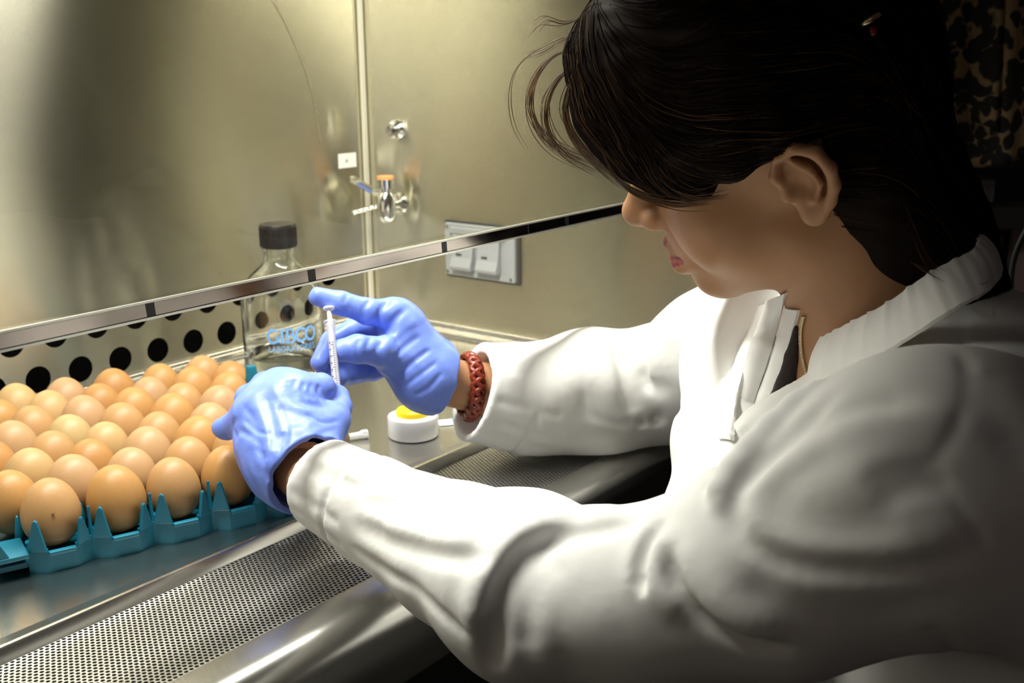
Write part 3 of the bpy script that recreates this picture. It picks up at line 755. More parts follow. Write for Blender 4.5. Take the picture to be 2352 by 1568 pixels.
    def mesh(s):
        A = s.A; S = A < 0
        m = np.zeros(NP(A.shape) - 1, np.int8)
        for dx in (0, 1):
            for dy in (0, 1):
                for dz in (0, 1):
                    m += S[dx:A.shape[0] - 1 + dx, dy:A.shape[1] - 1 + dy, dz:A.shape[2] - 1 + dz]
        act = (m > 0) & (m < 8)
        I = np.argwhere(act); ids = np.full(act.shape, -1, np.int32); ids[act] = np.arange(len(I))
        acc = np.zeros((len(I), 3)); cnt = np.zeros(len(I))
        C8 = [(x, y, z) for x in (0, 1) for y in (0, 1) for z in (0, 1)]
        for a in C8:
            for ax in range(3):
                if a[ax]: continue
                b = list(a); b[ax] = 1
                va = A[I[:, 0] + a[0], I[:, 1] + a[1], I[:, 2] + a[2]]; vb = A[I[:, 0] + b[0], I[:, 1] + b[1], I[:, 2] + b[2]]
                x = (va < 0) != (vb < 0)
                t = np.where(x, va / np.where(x, va - vb, 1), 0)
                p = NP(a, float)[None] + t[:, None] * (NP(b) - NP(a))[None]
                acc += np.where(x[:, None], p, 0); cnt += x
        V = s.lo + s.h * (I + acc / cnt[:, None])
        Fs = []
        for ax in range(3):
            u, v = [i for i in range(3) if i != ax]
            sl0 = [slice(None)] * 3; sl1 = [slice(None)] * 3; sl0[ax] = slice(0, -1); sl1[ax] = slice(1, None)
            e = S[tuple(sl0)] != S[tuple(sl1)]
            E = np.argwhere(e)
            ok = (E[:, u] > 0) & (E[:, v] > 0) & (E[:, u] < act.shape[u]) & (E[:, v] < act.shape[v])
            E = E[ok]
            q = []
            for du, dv in ((1, 1), (0, 1), (0, 0), (1, 0)):
                J = E.copy(); J[:, u] -= du; J[:, v] -= dv; q.append(ids[J[:, 0], J[:, 1], J[:, 2]])
            Q = np.stack(q, 1)
            flip = S[E[:, 0], E[:, 1], E[:, 2]]
            if ax == 1: flip = ~flip
            Q[~flip] = Q[~flip][:, ::-1]
            Fs.append(Q)
        return V, np.concatenate(Fs)
def np_mesh(name, V, F, m, parent=None, smooth=True, mats=None, midx=None):
    me = bpy.data.meshes.new(name)
    me.vertices.add(len(V)); me.vertices.foreach_set('co', np.ascontiguousarray(V, np.float32).ravel())
    nl = F.shape[1]
    me.loops.add(F.size); me.loops.foreach_set('vertex_index', np.ascontiguousarray(F, np.int32).ravel())
    me.polygons.add(len(F)); me.polygons.foreach_set('loop_start', np.arange(0, F.size, nl, dtype=np.int32))
    me.update(calc_edges=True); me.validate()
    for q in (mats or [m]): me.materials.append(M[q])
    if midx is not None: me.polygons.foreach_set('material_index', midx.astype(np.int32))
    if smooth: me.shade_smooth()
    o = bpy.data.objects.new(name, me); COL.objects.link(o)
    if parent is not None: o.parent = parent
    return o
def relax(V, F, it=1, lam=0.5):
    for _ in range(it):
        acc = np.zeros_like(V); cnt = np.zeros(len(V))
        for a, b in ((0, 1), (1, 2), (2, 3), (3, 0)):
            for i, j in ((a, b), (b, a)):
                np.add.at(acc, F[:, i], V[F[:, j]]); np.add.at(cnt, F[:, i], 1)
        V = V + lam * (acc / np.maximum(cnt, 1)[:, None] - V)
    return V
def spline(P, n):
    P = NP(P, float); out = []
    for i in range(len(P) - 1):
        p0, p1, p2, p3 = P[max(i - 1, 0)], P[i], P[i + 1], P[min(i + 2, len(P) - 1)]
        for t in np.linspace(0, 1, n, endpoint=False):
            out.append(0.5 * ((2 * p1) + (-p0 + p2) * t + (2 * p0 - 5 * p1 + 4 * p2 - p3) * t * t + (-p0 + 3 * p1 - 3 * p2 + p3) * t ** 3))
    out.append(P[-1]); return NP(out)

# ------------------------------------------------------------------ the person
M['skin'] = mat('skin', (0.40, 0.205, 0.100), 0.48, var=0.06, scale=60, bump=0.05, bscale=700, sss=0.12, sssc=(0.012, 0.005, 0.003), spec=0.4)
M['lips'] = mat('lips', (0.30, 0.050, 0.055), 0.38, bump=0.2, bscale=400, sss=0.1)
M['cloth'] = mat('white_cotton', (0.80, 0.80, 0.785), 0.85, bump=0.30, bscale=26, bdist=0.004, spec=0.2)
M['glove'] = mat('blue_nitrile', (0.15, 0.235, 0.70), 0.42, bump=0.45, bscale=120, var=0.05, scale=40, spec=0.45, sss=0.05, sssc=(0.002, 0.003, 0.006))
M['hair'] = mat('dark_brown_hair', (0.011, 0.006, 0.004), 0.6, var=0.3, scale=30, spec=0.06)
M['hair_light'] = mat('brown_hair', (0.060, 0.030, 0.011), 0.5, spec=0.12)
M['leather'] = mat('red_brown_leather', (0.17, 0.022, 0.008), 0.30, var=0.2, scale=60, bump=0.2, bscale=400)
M['gold'] = mat('gold_chain', (0.62, 0.50, 0.32), 0.25, 1.0)
M['lace'] = mat('dark_lace', (0.02, 0.013, 0.012), 0.8, bump=0.4, bscale=600)

person = thing('person', 'person in a white lab coat and blue gloves bending over the egg tray', 'person', (0.75, 0.15, -0.90))
PO = NP([0.75, 0.15, -0.90])
def pbuild(name, fld, m, parent=None, it=1, **kw):
    V, F = fld.mesh(); V = relax(V, F, it) if it else V
    return np_mesh(name, V - PO, F, m, parent or person, **kw)

# ---- head frame
HC = NP([0.719, 0.318, 0.308])
def head_axes(yaw, pit, rol):
    yaw, pit, rol = map(math.radians, (yaw, pit, rol))
    f = NP([math.sin(yaw) * math.cos(pit), math.cos(yaw) * math.cos(pit), -math.sin(pit)])
    l = NP([-math.cos(yaw), math.sin(yaw), 0]); u = np.cross(l, f) * -1
    if u[2] < 0: u = -u
    c, s_ = math.cos(rol), math.sin(rol)
    return NP([c * l + s_ * u, f, c * u - s_ * l])
HA = head_axes(-18.7, 21.65, -19.4)
def hp(l, f, u): return HC + NP([l, f, u]) @ HA

# ---- anchors (world)
Lwr, Lel, Lsh = pt(715, 1095, .86), pt(1200, 1365, .69), pt(2165, 1070, .63)
Rwr, Rel, Rsh = pt(1045, 880, 1.02), pt(1500, 915, 1.14), pt(1770, 735, .98)
NB = NP([0.757, 0.236, 0.185])

def make_body():
    f = Field(hp(0, 0, 0) - NP([.17, .19, .235]), hp(0, 0, 0) + NP([.16, .19, .17]), 0.0017)
    E = lambda c, r, k=.012, op='add': f.ell(hp(*c), r, HA, k, op)
    Cn = lambda a, b, ra, rb, k=.008, op='add': f.cone(hp(*a), hp(*b), ra, rb, k, op)
    E((0, -.012, .045), (.072, .095, .085)); E((0, .045, -.005), (.057, .048, .075), .02); E((0, .050, .055), (.055, .041, .05), .02)
    E((0, .036, -.045), (.046, .047, .031), .02)
    # neck, throat, upper chest
    f.cone(hp(0, -.022, -.02), NB, .054, .053, .03)
    f.cone(hp(0, .000, -.060), pt(1945, 770, .840), .034, .036, .02)
    f.cone(NB, pt(1905, 900, .885), .05, .045, .03)
    f.cone(pt(1895, 900, .885), pt(1840, 1010, .91), .045, .055, .03)
    for s in (-1, 1):
        f.ell(hp(s * .037, .053, -.022), (.028, .026, .030), HA, .02)
        Cn((s * .046, .006, -.046), (s * .014, .066, -.074), .016, .0140, .022)
        Cn((s * .012, .086, .036), (s * .042, .070, .036), .008, .008, .012)
        f.cone(hp(s * .031, .097, .016), hp(s * .034, .095, .014), .016, .014, .014, 'sub')
        f.ell(hp(s * .031, .0705, .014), (.0135, .0125, .0120), HA, .004)
        f.ell(hp(s * .0125, .0985, -.0145), (.0078, .0100, .0078), HA, .006)
        f.ell(hp(s * .0060, .1055, -.0235), (.0032, .0052, .0036), HA, .002, 'sub')
    E((0, .075, -.042), (.026, .022, .028), .016)
    E((0, .076, -.076), (.019, .0160, .0140), .014)
    Cn((0, .090, .022), (0, .1105, -.008), .0075, .0100, .010); Cn((0, .1115, -.0095), (0, .1040, -.019), .0098, .0058, .006)
    for s in (-1, 1):    # lips
        f.chain([hp(0, .0985, -.0405), hp(s * .011, .0950, -.0420), hp(s * .024, .0830, -.0465)], [.0048, .0046, .0030], .004)
        f.chain([hp(0, .0965, -.0535), hp(s * .012, .0935, -.0535), hp(s * .025, .0825, -.0490)], [.0075, .0078, .0050], .004)
    for s in (-1, 1):
        f.chain([hp(0, .1045, -.0468), hp(s * .012, .1000, -.0468), hp(s * .026, .0850, -.0470)], [.0016, .0015, .0010], .003, 'sub')
        # smile fold between cheek and mouth
        f.crease([hp(s * .020, .091, -.020), hp(s * .030, .080, -.036), hp(s * .034, .071, -.050)], .0020, .006)
        # ear
        e = lambda l, ff, u: hp(s * l, -.013 + (ff + .013) * .90, .004 + (u - .004) * .88)
        f.ell(e(.0745, -.015, .004), (.0042, .0165, .027), HA, .004)
        f.chain([e(.0755, .001, .002), e(.079, .004, .015), e(.0815, -.003, .028), e(.085, -.015, .0335), e(.0885, -.028, .026), e(.0890, -.0330, .012), e(.0870, -.0315, -.002), e(.082, -.025, -.015), e(.0765, -.016, -.026)],
                [.0034, .0038, .0038, .0038, .0040, .0040, .0038, .0038, .004], .0025)
        f.chain([e(.0800, -.010, .023), e(.0830, -.0190, .014), e(.0825, -.0215, .002), e(.0790, -.0150, -.0105)], [.0030, .0034, .0034, .0036], .0025)
        f.ell(e(.0745, -.0110, -.0235), (.0042, .0088, .0098), HA, .004)
        f.ell(e(.0850, -.0105, .0010), (.0095, .0088, .0105), HA, .003, 'sub')
        f.ell(e(.0860, -.0030, .0175), (.0070, .0040, .0080), HA, .003, 'sub')
        f.ell(e(.0760, .0020, -.0030), (.0035, .0040, .0055), HA, .003)
    V, F = f.mesh(); V = relax(V, F, 1)
    # lip colour where the lips are
    cen = V[F].mean(1); loc = (cen - HC) @ HA.T
    lip = np.zeros(len(F), int)
    for (z0, rr, dz) in ((-.0405, .0060, -.060), (-.0540, .0108, .060)):
        x = np.abs(loc[:, 0]); mid_f = .0980 - 0.0150 * (x / .024) ** 2
        d = np.hypot((loc[:, 1] - mid_f) * 0.8, loc[:, 2] - (z0 + (x / .024) ** 2 * (-.0475 - z0)))
        lip |= ((d < rr * (1 - 0.55 * (x / .026) ** 2)) & (x < .027) & (loc[:, 1] > .066)).astype(int)
    # arms (mostly inside the sleeves) joined into the same mesh
    mb = MB()
    hl = pt(690, 1060, .875); hr = pt(985, 855, 1.012)
    mb.tube(spline([Lsh, pt(1800, 1290, .64), pt(1260, 1368, .69), pt(960, 1222, .775), Lwr, hl], 5), list(np.interp(np.arange(26), [0, 10, 15, 20, 25], [.038, .033, .028, .0215, .0255])), 20)
    mb.tube(spline([Rsh, pt(1640, 820, 1.04), pt(1510, 900, 1.12), pt(1280, 912, 1.07), pt(1070, 886, 1.025), hr], 5), list(np.interp(np.arange(26), [0, 10, 15, 20, 25], [.045, .038, .034, .0225, .0215])), 20)
    Va = NP(mb.v); Fa = [q for q in mb.f]
    q4 = NP([q for q in Fa if len(q) == 4]) + len(V)
    Vt = np.concatenate([V, Va]); Ft = np.concatenate([F, q4]); mi = np.concatenate([lip, np.zeros(len(q4), int)])
    o = np_mesh('body', Vt - PO, Ft, None, person, mats=['skin', 'lips'], midx=mi)
    o['label'] = 'skin of face, ear, neck and wrists'
    return f
BODY = make_body()

# ---- lab coat
cu_ = [pt(1887, 777, .772), pt(1960, 738, .742), pt(2040, 695, .722), pt(2140, 625, .715), pt(2238, 570, .735), pt(2235, 520, .78), pt(2150, 462, .845), pt(2050, 470, .90), pt(1930, 560, .925), pt(1830, 640, .915), pt(1785, 690, .900)]
cl_ = [pt(1858, 885, .762), pt(1940, 862, .732), pt(2050, 800, .705), pt(2190, 712, .688), pt(2284, 655, .715), pt(2290, 600, .785), pt(2215, 555, .86), pt(2080, 560, .925), pt(1930, 640, .945), pt(1800, 720, .930), pt(1730, 790, .905)]
_c = NP(cl_).mean(0); _n = np.linalg.svd(NP(cl_) - _c)[2][2]
if _n @ (NP(cu_).mean(0) - _c) < 0: _n = -_n
CL_PLANE = (_c, _n)
def make_coat():
    f = Field((.38, -.05, -.30), (1.06, .70, .262), 0.0024)
    # torso
    RA = NP([[.80, .60, 0], [-.60, .80, 0], [0, 0, 1]]); tl = math.radians(14)
    RT = NP([RA[0], RA[1] * math.cos(tl) - RA[2] * math.sin(tl), RA[1] * math.sin(tl) + RA[2] * math.cos(tl)])
    f.ell((.745, .175, -.01), (.175, .115, .20), RT, .03)
    f.ell((.76, .09, -.27), (.19, .135, .24), RT, .06)
    f.cone(NB + NP([0, -.02, -.055]), Lsh + NP([.01, -.015, -.02]), .062, .066, .04)
    f.cone(NB + NP([.02, .0, -.045]), Rsh + NP([0, 0, -.01]), .062, .058, .04)
    # near front panel
    f.chain([pt(2010, 900, .80), pt(1850, 1040, .81), pt(1765, 1190, .80), pt(1740, 1400, .80)], [.038, .044, .050, .055], .03)
    # far front panel hanging free
    f.chain([pt(1730, 720, .93), pt(1690, 840, .91), pt(1655, 1010, .885), pt(1630, 1200, .86), pt(1610, 1420, .84)], [.045, .040, .034, .033, .033], .02)
    f.cone(NB + NP([-.01, -.055, -.055]), Lsh + NP([.03, -.06, -.03]), .070, .066, .04)
    f.cone(NB + NP([.0, -.045, -.045]), NB + NP([.06, .0, -.05]), .070, .066, .04)
    # neck hole and open front
    f.cone(NB + NP([0, 0, .0]), hp(0, -.01, -.06), .064, .072, .006, 'sub')
    f.cone(NB + NP([.0, .03, .02]), pt(1850, 830, .83), .055, .040, .008, 'sub')
    f.chain([pt(1850, 800, .82), pt(1775, 920, .82), pt(1715, 1020, .805)], [.036, .027, .006], .006, 'sub')
    # everything inside the collar line is free for collar and neck
    pc = CL_PLANE; sl, X, Y, Z = f.sub(pc[0] - .16, pc[0] + .16)
    dp = (X - np.float32(pc[0][0])) * np.float32(pc[1][0]) + (Y - np.float32(pc[0][1])) * np.float32(pc[1][1]) + (Z - np.float32(pc[0][2])) * np.float32(pc[1][2])
    ds = np.sqrt((X - np.float32(pc[0][0])) ** 2 + (Y - np.float32(pc[0][1])) ** 2 + (Z - np.float32(pc[0][2])) ** 2) - np.float32(.135)
    f.put(sl, np.maximum(-dp - .002, ds), .006, 'sub')
    # near (left) sleeve
    f.chain([Lsh, pt(2060, 1150, .628), pt(1800, 1290, .64), pt(1500, 1375, .665), pt(1230, 1365, .69)], [.062, .066, .0565, .0465, .053], .03)
    f.chain([pt(1230, 1365, .69), pt(1190, 1335, .70), pt(1060, 1275, .74), pt(860, 1170, .81), pt(700, 1085, .865)], [.053, .055, .0455, .0360, .0330], .012)
    # far (right) sleeve
    f.chain([Rsh, pt(1640, 820, 1.04), pt(1520, 895, 1.12), pt(1360, 908, 1.085), pt(1215, 918, 1.05), pt(1050, 893, 1.02)], [.060, .058, .060, .0615, .0490, .0455], .02)
    # cuffs: cut the ends and hollow them
    for w, e, r, p0 in ((Lwr, pt(860, 1170, .81), .0285, pt(737, 1108, .85)), (Rwr, pt(1215, 918, 1.05), .040, pt(1085, 903, 1.026))):
        ax = w - e; ax /= np.linalg.norm(ax)
        f.cut(p0, ax, .002, (p0 - .075, p0 + .075))
        f.cone(p0 + ax * .03, p0 - ax * .028, r, r - .004, .002, 'sub')
    # the far sleeve lies on grille and rail
    f.cut((0, 0, .0042), (0, 0, -1), .004, (NP([.60, .486, -.2]), NP([1.06, .70, .03])))
    # rolled free edge of the near front panel, standing off the far panel
    hem = [(1872, 892), (1828, 934), (1778, 982), (1730, 1034), (1690, 1084), (1668, 1128), (1664, 1160)]
    hh = [np.linalg.norm(q - CAM_POS) for q in (f.hit(x, y, .5) for x, y in hem)]
    kf = np.polyfit(range(7), hh, 2)
    f.px_crease([(x - 24, y - 18) for x, y in hem], .0085, .0060)
    f.chain([pt(x, y, np.polyval(kf, i) + .0040) for i, (x, y) in enumerate(hem)], [.0040, .0066, .0076, .0082, .0086, .0086, .0060], .006)
    f.px_crease([(x + 30, y + 24) for x, y in hem], .0022, .0055)
    # folds taken from the photograph, near sleeve
    c = f.px_crease
    c([(1264, 1237), (1205, 1275), (1160, 1340), (1136, 1420), (1128, 1530)], 0.0162, 0.0072)
    c([(1280, 1262), (1225, 1330), (1205, 1420), (1215, 1500)], 0.0081, 0.0102)
    c([(1300, 1255), (1245, 1330), (1240, 1420), (1260, 1510)], -0.0041, 0.0085)
    c([(1240, 1200), (1165, 1265), (1115, 1350), (1090, 1440)], -0.0081, 0.0102)
    c([(1452, 1203), (1360, 1221), (1290, 1236), (1230, 1262)], 0.0101, 0.0047)
    c([(1420, 1178), (1330, 1180), (1240, 1200)], -0.0054, 0.0085)
    c([(815, 1204), (880, 1234), (990, 1268), (1075, 1280), (1125, 1280)], 0.0061, 0.0059)
    c([(880, 1213), (990, 1243), (1080, 1254)], -0.0041, 0.0076)
    c([(834, 1152), (927, 1164), (1020, 1185)], 0.0035, 0.0055)
    c([(806, 1256), (862, 1296), (927, 1333), (997, 1394), (1086, 1464)], 0.0047, 0.0034)
    c([(1050, 1150), (1110, 1170), (1130, 1210), (1080, 1240)], 0.0027, 0.0102)
    c([(1514, 1203), (1486, 1262), (1473, 1310), (1478, 1352)], 0.0101, 0.0043)
    c([(1490, 1220), (1462, 1290), (1460, 1345)], -0.0047, 0.0059)
    c([(1535, 1230), (1512, 1290), (1520, 1350), (1570, 1400)], -0.0061, 0.0085)
    c([(1537, 1265), (1556, 1340), (1620, 1420), (1700, 1470), (1815, 1492)], 0.0088, 0.0055)
    c([(1560, 1260), (1590, 1330), (1660, 1400), (1760, 1445)], -0.0054, 0.0102)
    c([(1683, 1165), (1697, 1215), (1753, 1268), (1864, 1302), (2049, 1306), (2240, 1262)], 0.0050, 0.0070)
    c([(1715, 1165), (1740, 1210), (1800, 1250), (1900, 1272), (2050, 1268), (2200, 1225)], -0.0034, 0.0130)
    c([(1770, 1170), (1830, 1210), (1940, 1222), (2120, 1190)], 0.0025, 0.0120)
    c([(1720, 1340), (1830, 1390), (1980, 1400), (2150, 1370)], 0.0028, 0.0150)
    c([(1830, 1330), (1960, 1350), (2140, 1325)], -0.0025, 0.0120)
    c([(1640, 1340), (1700, 1400), (1780, 1430)], -0.0030, 0.0140)
    c([(1852, 1000), (1920, 960), (1988, 936), (2090, 927)], 0.0031, 0.0080)
    c([(1900, 990), (1990, 965), (2100, 955), (2180, 960)], -0.0028, 0.0100)
    c([(2000, 1110), (2080, 1085), (2140, 1075)], 0.0025, 0.0070); c([(2030, 1150), (2100, 1120), (2160, 1110)], 0.0025, 0.0060)
    c([(2195, 800), (2222, 847), (2218, 920), (2190, 990), (2130, 1081)], 0.0016, 0.0035)      # armhole seam
    c([(2150, 1100), (2200, 1160), (2262, 1250)], 0.0016, 0.0040)
    c([(2215, 720), (2205, 780), (2222, 850), (2330, 860)], 0.0015, 0.0040)                     # yoke seam
    c([(2230, 900), (2290, 950), (2345, 1040)], 0.0025, 0.0100); c([(2240, 760), (2300, 740), (2350, 760)], 0.0022, 0.0120)
    c([(2130, 1440), (2180, 1480), (2200, 1540)], 0.0019, 0.0035)
    c([(1700, 1125), (1760, 1070), (1830, 1010), (1930, 900)], 0.0025, 0.0060)
    c([(1720, 1140), (1800, 1075), (1880, 1020)], -0.0022, 0.0080)
    c([(1760, 1130), (1850, 1065), (1930, 1040)], 0.0015, 0.0100)
    # far sleeve
    c([(1395, 758), (1425, 830), (1440, 900), (1457, 965)], .0050, .0075); c([(1370, 775), (1395, 850), (1405, 920)], -.0035, .010)
    c([(1457, 968), (1510, 960), (1574, 943)], .0055, .0050); c([(1333, 905), (1352, 950), (1400, 970), (1450, 978)], .0025, .0045)
    c([(1490, 765), (1480, 830), (1500, 890), (1560, 920)], .0050, .0080); c([(1560, 720), (1525, 790), (1530, 860)], -.0040, .012)
    c([(1300, 900), (1330, 860), (1370, 880)], -.003, .014); c([(1300, 1015), (1380, 1000), (1480, 1010)], .0030, .008)
    c([(1590, 690), (1592, 760), (1575, 860)], .0070, .0070)
    # far panel placket
    c([(1785, 690), (1745, 780), (1715, 880), (1700, 1000)], .0025, .0035)
    f.ripple(.0011, (.11, .075, .055, .042, .09), 4)
    # gathered cuffs
    for w, e, p0, rr in ((Lwr, pt(860, 1170, .81), pt(737, 1108, .85), .033), (Rwr, pt(1215, 918, 1.05), pt(1085, 903, 1.026), .0455)):
        ax = w - e; ax /= np.linalg.norm(ax); u = np.cross(ax, [0, 0, 1]); u /= np.linalg.norm(u); v = np.cross(ax, u)
        ring = [p0 - ax * .046 + rr * 1.02 * (math.cos(a) * u + math.sin(a) * v) for a in np.linspace(0, 2 * math.pi, 30)]
        f.crease(ring, .0042, .0034, ends=False)
        rs = np.random.RandomState(5)
        for a in np.linspace(0, 2 * math.pi, 15, endpoint=False):
            a += rs.uniform(-.15, .15); d = math.cos(a) * u + math.sin(a) * v
            f.crease([p0 - ax * (.002 + .01 * rs.rand()) + rr * d, p0 - ax * .044 + rr * 1.03 * d], .0020, .0034)
            f.crease([p0 - ax * .048 + rr * 1.04 * d, p0 - ax * (.065 + .02 * rs.rand()) + rr * 1.1 * d], .0026, .0038)
    return f
COAT = make_coat()
coat = pbuild('lab_coat', COAT, 'cloth'); coat['label'] = 'white cotton lab coat'

# collar band
def ribbon(name, up, lo, t, m, parent, n=8, ruffle=0.0, freq=0, rows=7, out=None):
    U = spline(up, n); Lw = spline(lo, n); N = len(U)
    cen = (U.mean(0) + Lw.mean(0)) / 2 if out is None else NP(out)
    mb = MB(); vs = [[], []]
    for i in range(N):
        tg = (U[min(i + 1, N - 1)] - U[max(i - 1, 0)]); w = Lw[i] - U[i]
        nr = np.cross(tg, w); nr /= np.linalg.norm(nr) + 1e-9
        if nr @ ((U[i] + Lw[i]) / 2 - cen) < 0: nr = -nr
        for j in range(rows):
            q = j / (rows - 1)
            bulge = 0.0022 * math.sin(math.pi * q) + ruffle * math.sin(freq * i + 1.7 * math.sin(i * .9) + 2.2 * q) * (0.35 + 0.65 * (1 - q))
            p = U[i] + w * q + nr * bulge
            vs[0].append(p + nr * t / 2); vs[1].append(p - nr * t / 2)
    R = rows; nv = N * R; fs = []
    for i in range(N - 1):
        for j in range(R - 1):
            a = i * R + j; fs.append((a, a + 1, a + R + 1, a + R)); fs.append((nv + a, nv + a + R, nv + a + R + 1, nv + a + 1))
    for i in range(N - 1):
        for j in (0, R - 1):
            a = i * R + j; fs.append((a, a + R, nv + a + R, nv + a))
    for i in (0, N - 1):
        for j in range(R - 1):
            a = i * R + j; fs.append((a, a + 1, nv + a + 1, nv + a))
    mb.add([p - PO for p in vs[0] + vs[1]], fs)
    return mb.build(name, m, parent, smooth=True, auto=60)
ribbon('collar', cu_, cl_, .0030, 'cloth', coat, 14, .0009, .95, rows=9)
# rolled front edge of the near panel and the far panel's placket
def on(fld, px, py, off, dflt):
    h_ = fld.hit(px, py, .5); d_ = dflt if h_ is None else np.linalg.norm(h_ - CAM_POS)
    return pt(px, py, d_ - off)
ribbon('front_placket', [on(COAT, *q, .005, .88) for q in ((1778, 690), (1742, 770), (1712, 850), (1692, 930), (1684, 985), (1680, 1010))],
       [on(COAT, *q, -.0010, .87) for q in ((1740, 705), (1708, 780), (1682, 855), (1664, 930), (1658, 985), (1655, 1010))], .003, 'cloth', coat, 8, .0005, 1.1, out=pt(1850, 950, 1.0))
def dz(px, py, off, dflt=.86):
    return on(BODY, px, py, off, dflt)
# blouse inside the coat: two folded edges against the skin
bl = ribbon('blouse', [dz(1806, 672, .004), dz(1790, 740, .006), dz(1764, 830, .008), dz(1732, 920, .008), dz(1700, 1000, .006)],
       [dz(1762, 690, -.006), dz(1738, 750, -.004), dz(1712, 830, -.002), dz(1690, 920, -.002), dz(1668, 1000, -.002)], .003, 'cloth', person, 8, .0004, .5, out=pt(1850, 850, 1.0))
ribbon('blouse_edge', [dz(1836, 712, .002), dz(1818, 780, .003), dz(1796, 850, .004), dz(1765, 920, .005), dz(1735, 980, .004)],
       [dz(1806, 705, -.003), dz(1786, 775, -.002), dz(1762, 845, -.001), dz(1732, 915, 0), dz(1704, 975, 0)], .0025, 'cloth', bl, 8, .0003, .5, out=pt(1850, 850, 1.0))
lc = Field(pt(1810, 860, .85) - NP([.07, .07, .08]), pt(1810, 860, .85) + NP([.07, .07, .07]), 0.0018)
lc.chain([dz(1832, 755, .000), dz(1822, 820, .001), dz(1808, 880, .002), dz(1788, 930, .002)], [.003, .0060, .0075, .008], .003)
pbuild('camisole', lc, 'lace')

# ---- gloves
def make_glove(lo, hi, palm, fingers, cuffs, cutp, cutn, inner, folds, seed):
    f = Field(lo, hi, 0.00115)
    for a, b, ra, rb in palm: f.cone(a, b, ra, rb, .016)
    for pts_, rs in fingers:
        g = f.A.copy(); f.A[:] = 0.05
        f.chain(pts_, rs, .004)
        k = .006; hh = np.maximum(k - np.abs(g - f.A), 0) / k; f.A = (np.minimum(g, f.A) - hh * hh * (k * .25)).astype(np.float32)
    for a, b, ra, rb in cuffs: f.cone(a, b, ra, rb, .008)
    f.cut(cutp, cutn, .001, (cutp - .055, cutp + .055))
    f.cone(cutp + cutn * .02, cutp - cutn * .022, inner, inner - .001, .001, 'sub')
    for pxs, dp, w in folds: f.px_crease(pxs, dp, w)
    f.ripple(.0007, (.030, .022, .017, .013), seed)
    return f
w0, w1 = pt(985, 862, 1.012), pt(1045, 878, 1.024)
ax = (w1 - w0) / np.linalg.norm(w1 - w0)
MI, MM, MR, ML = pt(905, 722, .997), pt(915, 745, 1.018), pt(925, 785, 1.030), pt(935, 825, 1.036)
GR = make_glove(pt(860, 790, 1.0) - NP([.085, .085, .075]), pt(860, 790, 1.0) + NP([.085, .085, .07]),
    [(w0, MI, .026, .0145), (w0, MM, .026, .0150), (w0, MR, .026, .0150), (w0, ML, .026, .0145), (w0, pt(900, 822, .995), .024, .0165), (w1, w0, .0270, .0265), (pt(940, 790, 1.005), pt(930, 745, 1.0), .022, .016)],
    [([MI, pt(842, 715, .986), pt(780, 695, .980), pt(730, 681, .976)], [.0135, .0112, .0102, .0080]),
     ([MM, pt(830, 748, 1.020), pt(760, 785, 1.005), pt(734, 832, .992)], [.0130, .0108, .0095, .0080]),
     ([MR, pt(835, 815, 1.035), pt(770, 848, 1.012), pt(740, 880, .996)], [.0125, .0105, .0092, .0080]),
     ([ML, pt(855, 850, 1.042), pt(800, 862, 1.022), pt(780, 870, 1.01)], [.0118, .0098, .0085, .0075]),
     ([pt(935, 845, 1.005), pt(875, 806, .977), pt(820, 801, .965), pt(785, 805, .962)], [.0165, .0135, .0118, .0100])],
    [(pt(1000, 865, 1.015), pt(1040, 877, 1.023), .0285, .0300)], pt(1013, 868, 1.018), ax, .0262,
    [([(895, 690), (872, 715), (868, 745)], .0022, .0028), ([(850, 690), (835, 710), (838, 735)], .0016, .0025), ([(800, 672), (790, 695), (800, 715)], .0010, .0022), ([(935, 705), (905, 735), (885, 762), (860, 770)], .0022, .0035),
     ([(955, 735), (915, 765), (880, 800)], -.0014, .0035), ([(965, 770), (925, 800), (890, 835)], .0014, .0028), ([(990, 800), (950, 830), (910, 865)], .0014, .0026), ([(1005, 830), (965, 860), (925, 890)], .0013, .0024), ([(1015, 855), (985, 890), (950, 908)], .0013, .0024),
     ([(850, 775), (842, 800), (850, 825)], .0016, .0024), ([(825, 780), (818, 800), (826, 828)], .0013, .0022), ([(875, 785), (862, 810), (872, 838)], .0016, .0026), ([(900, 770), (885, 800), (890, 840)], -.0012, .003)], 3)
glr = pbuild('glove', GR, 'glove'); glr['label'] = 'blue nitrile glove gripping the syringe'
w0, w1 = pt(668, 1055, .880), pt(720, 1100, .857)
ax = (w1 - w0) / np.linalg.norm(w1 - w0)
MI, MM, MR, ML = pt(688, 902, .897), pt(642, 893, .905), pt(603, 920, .905), pt(577, 962, .897)
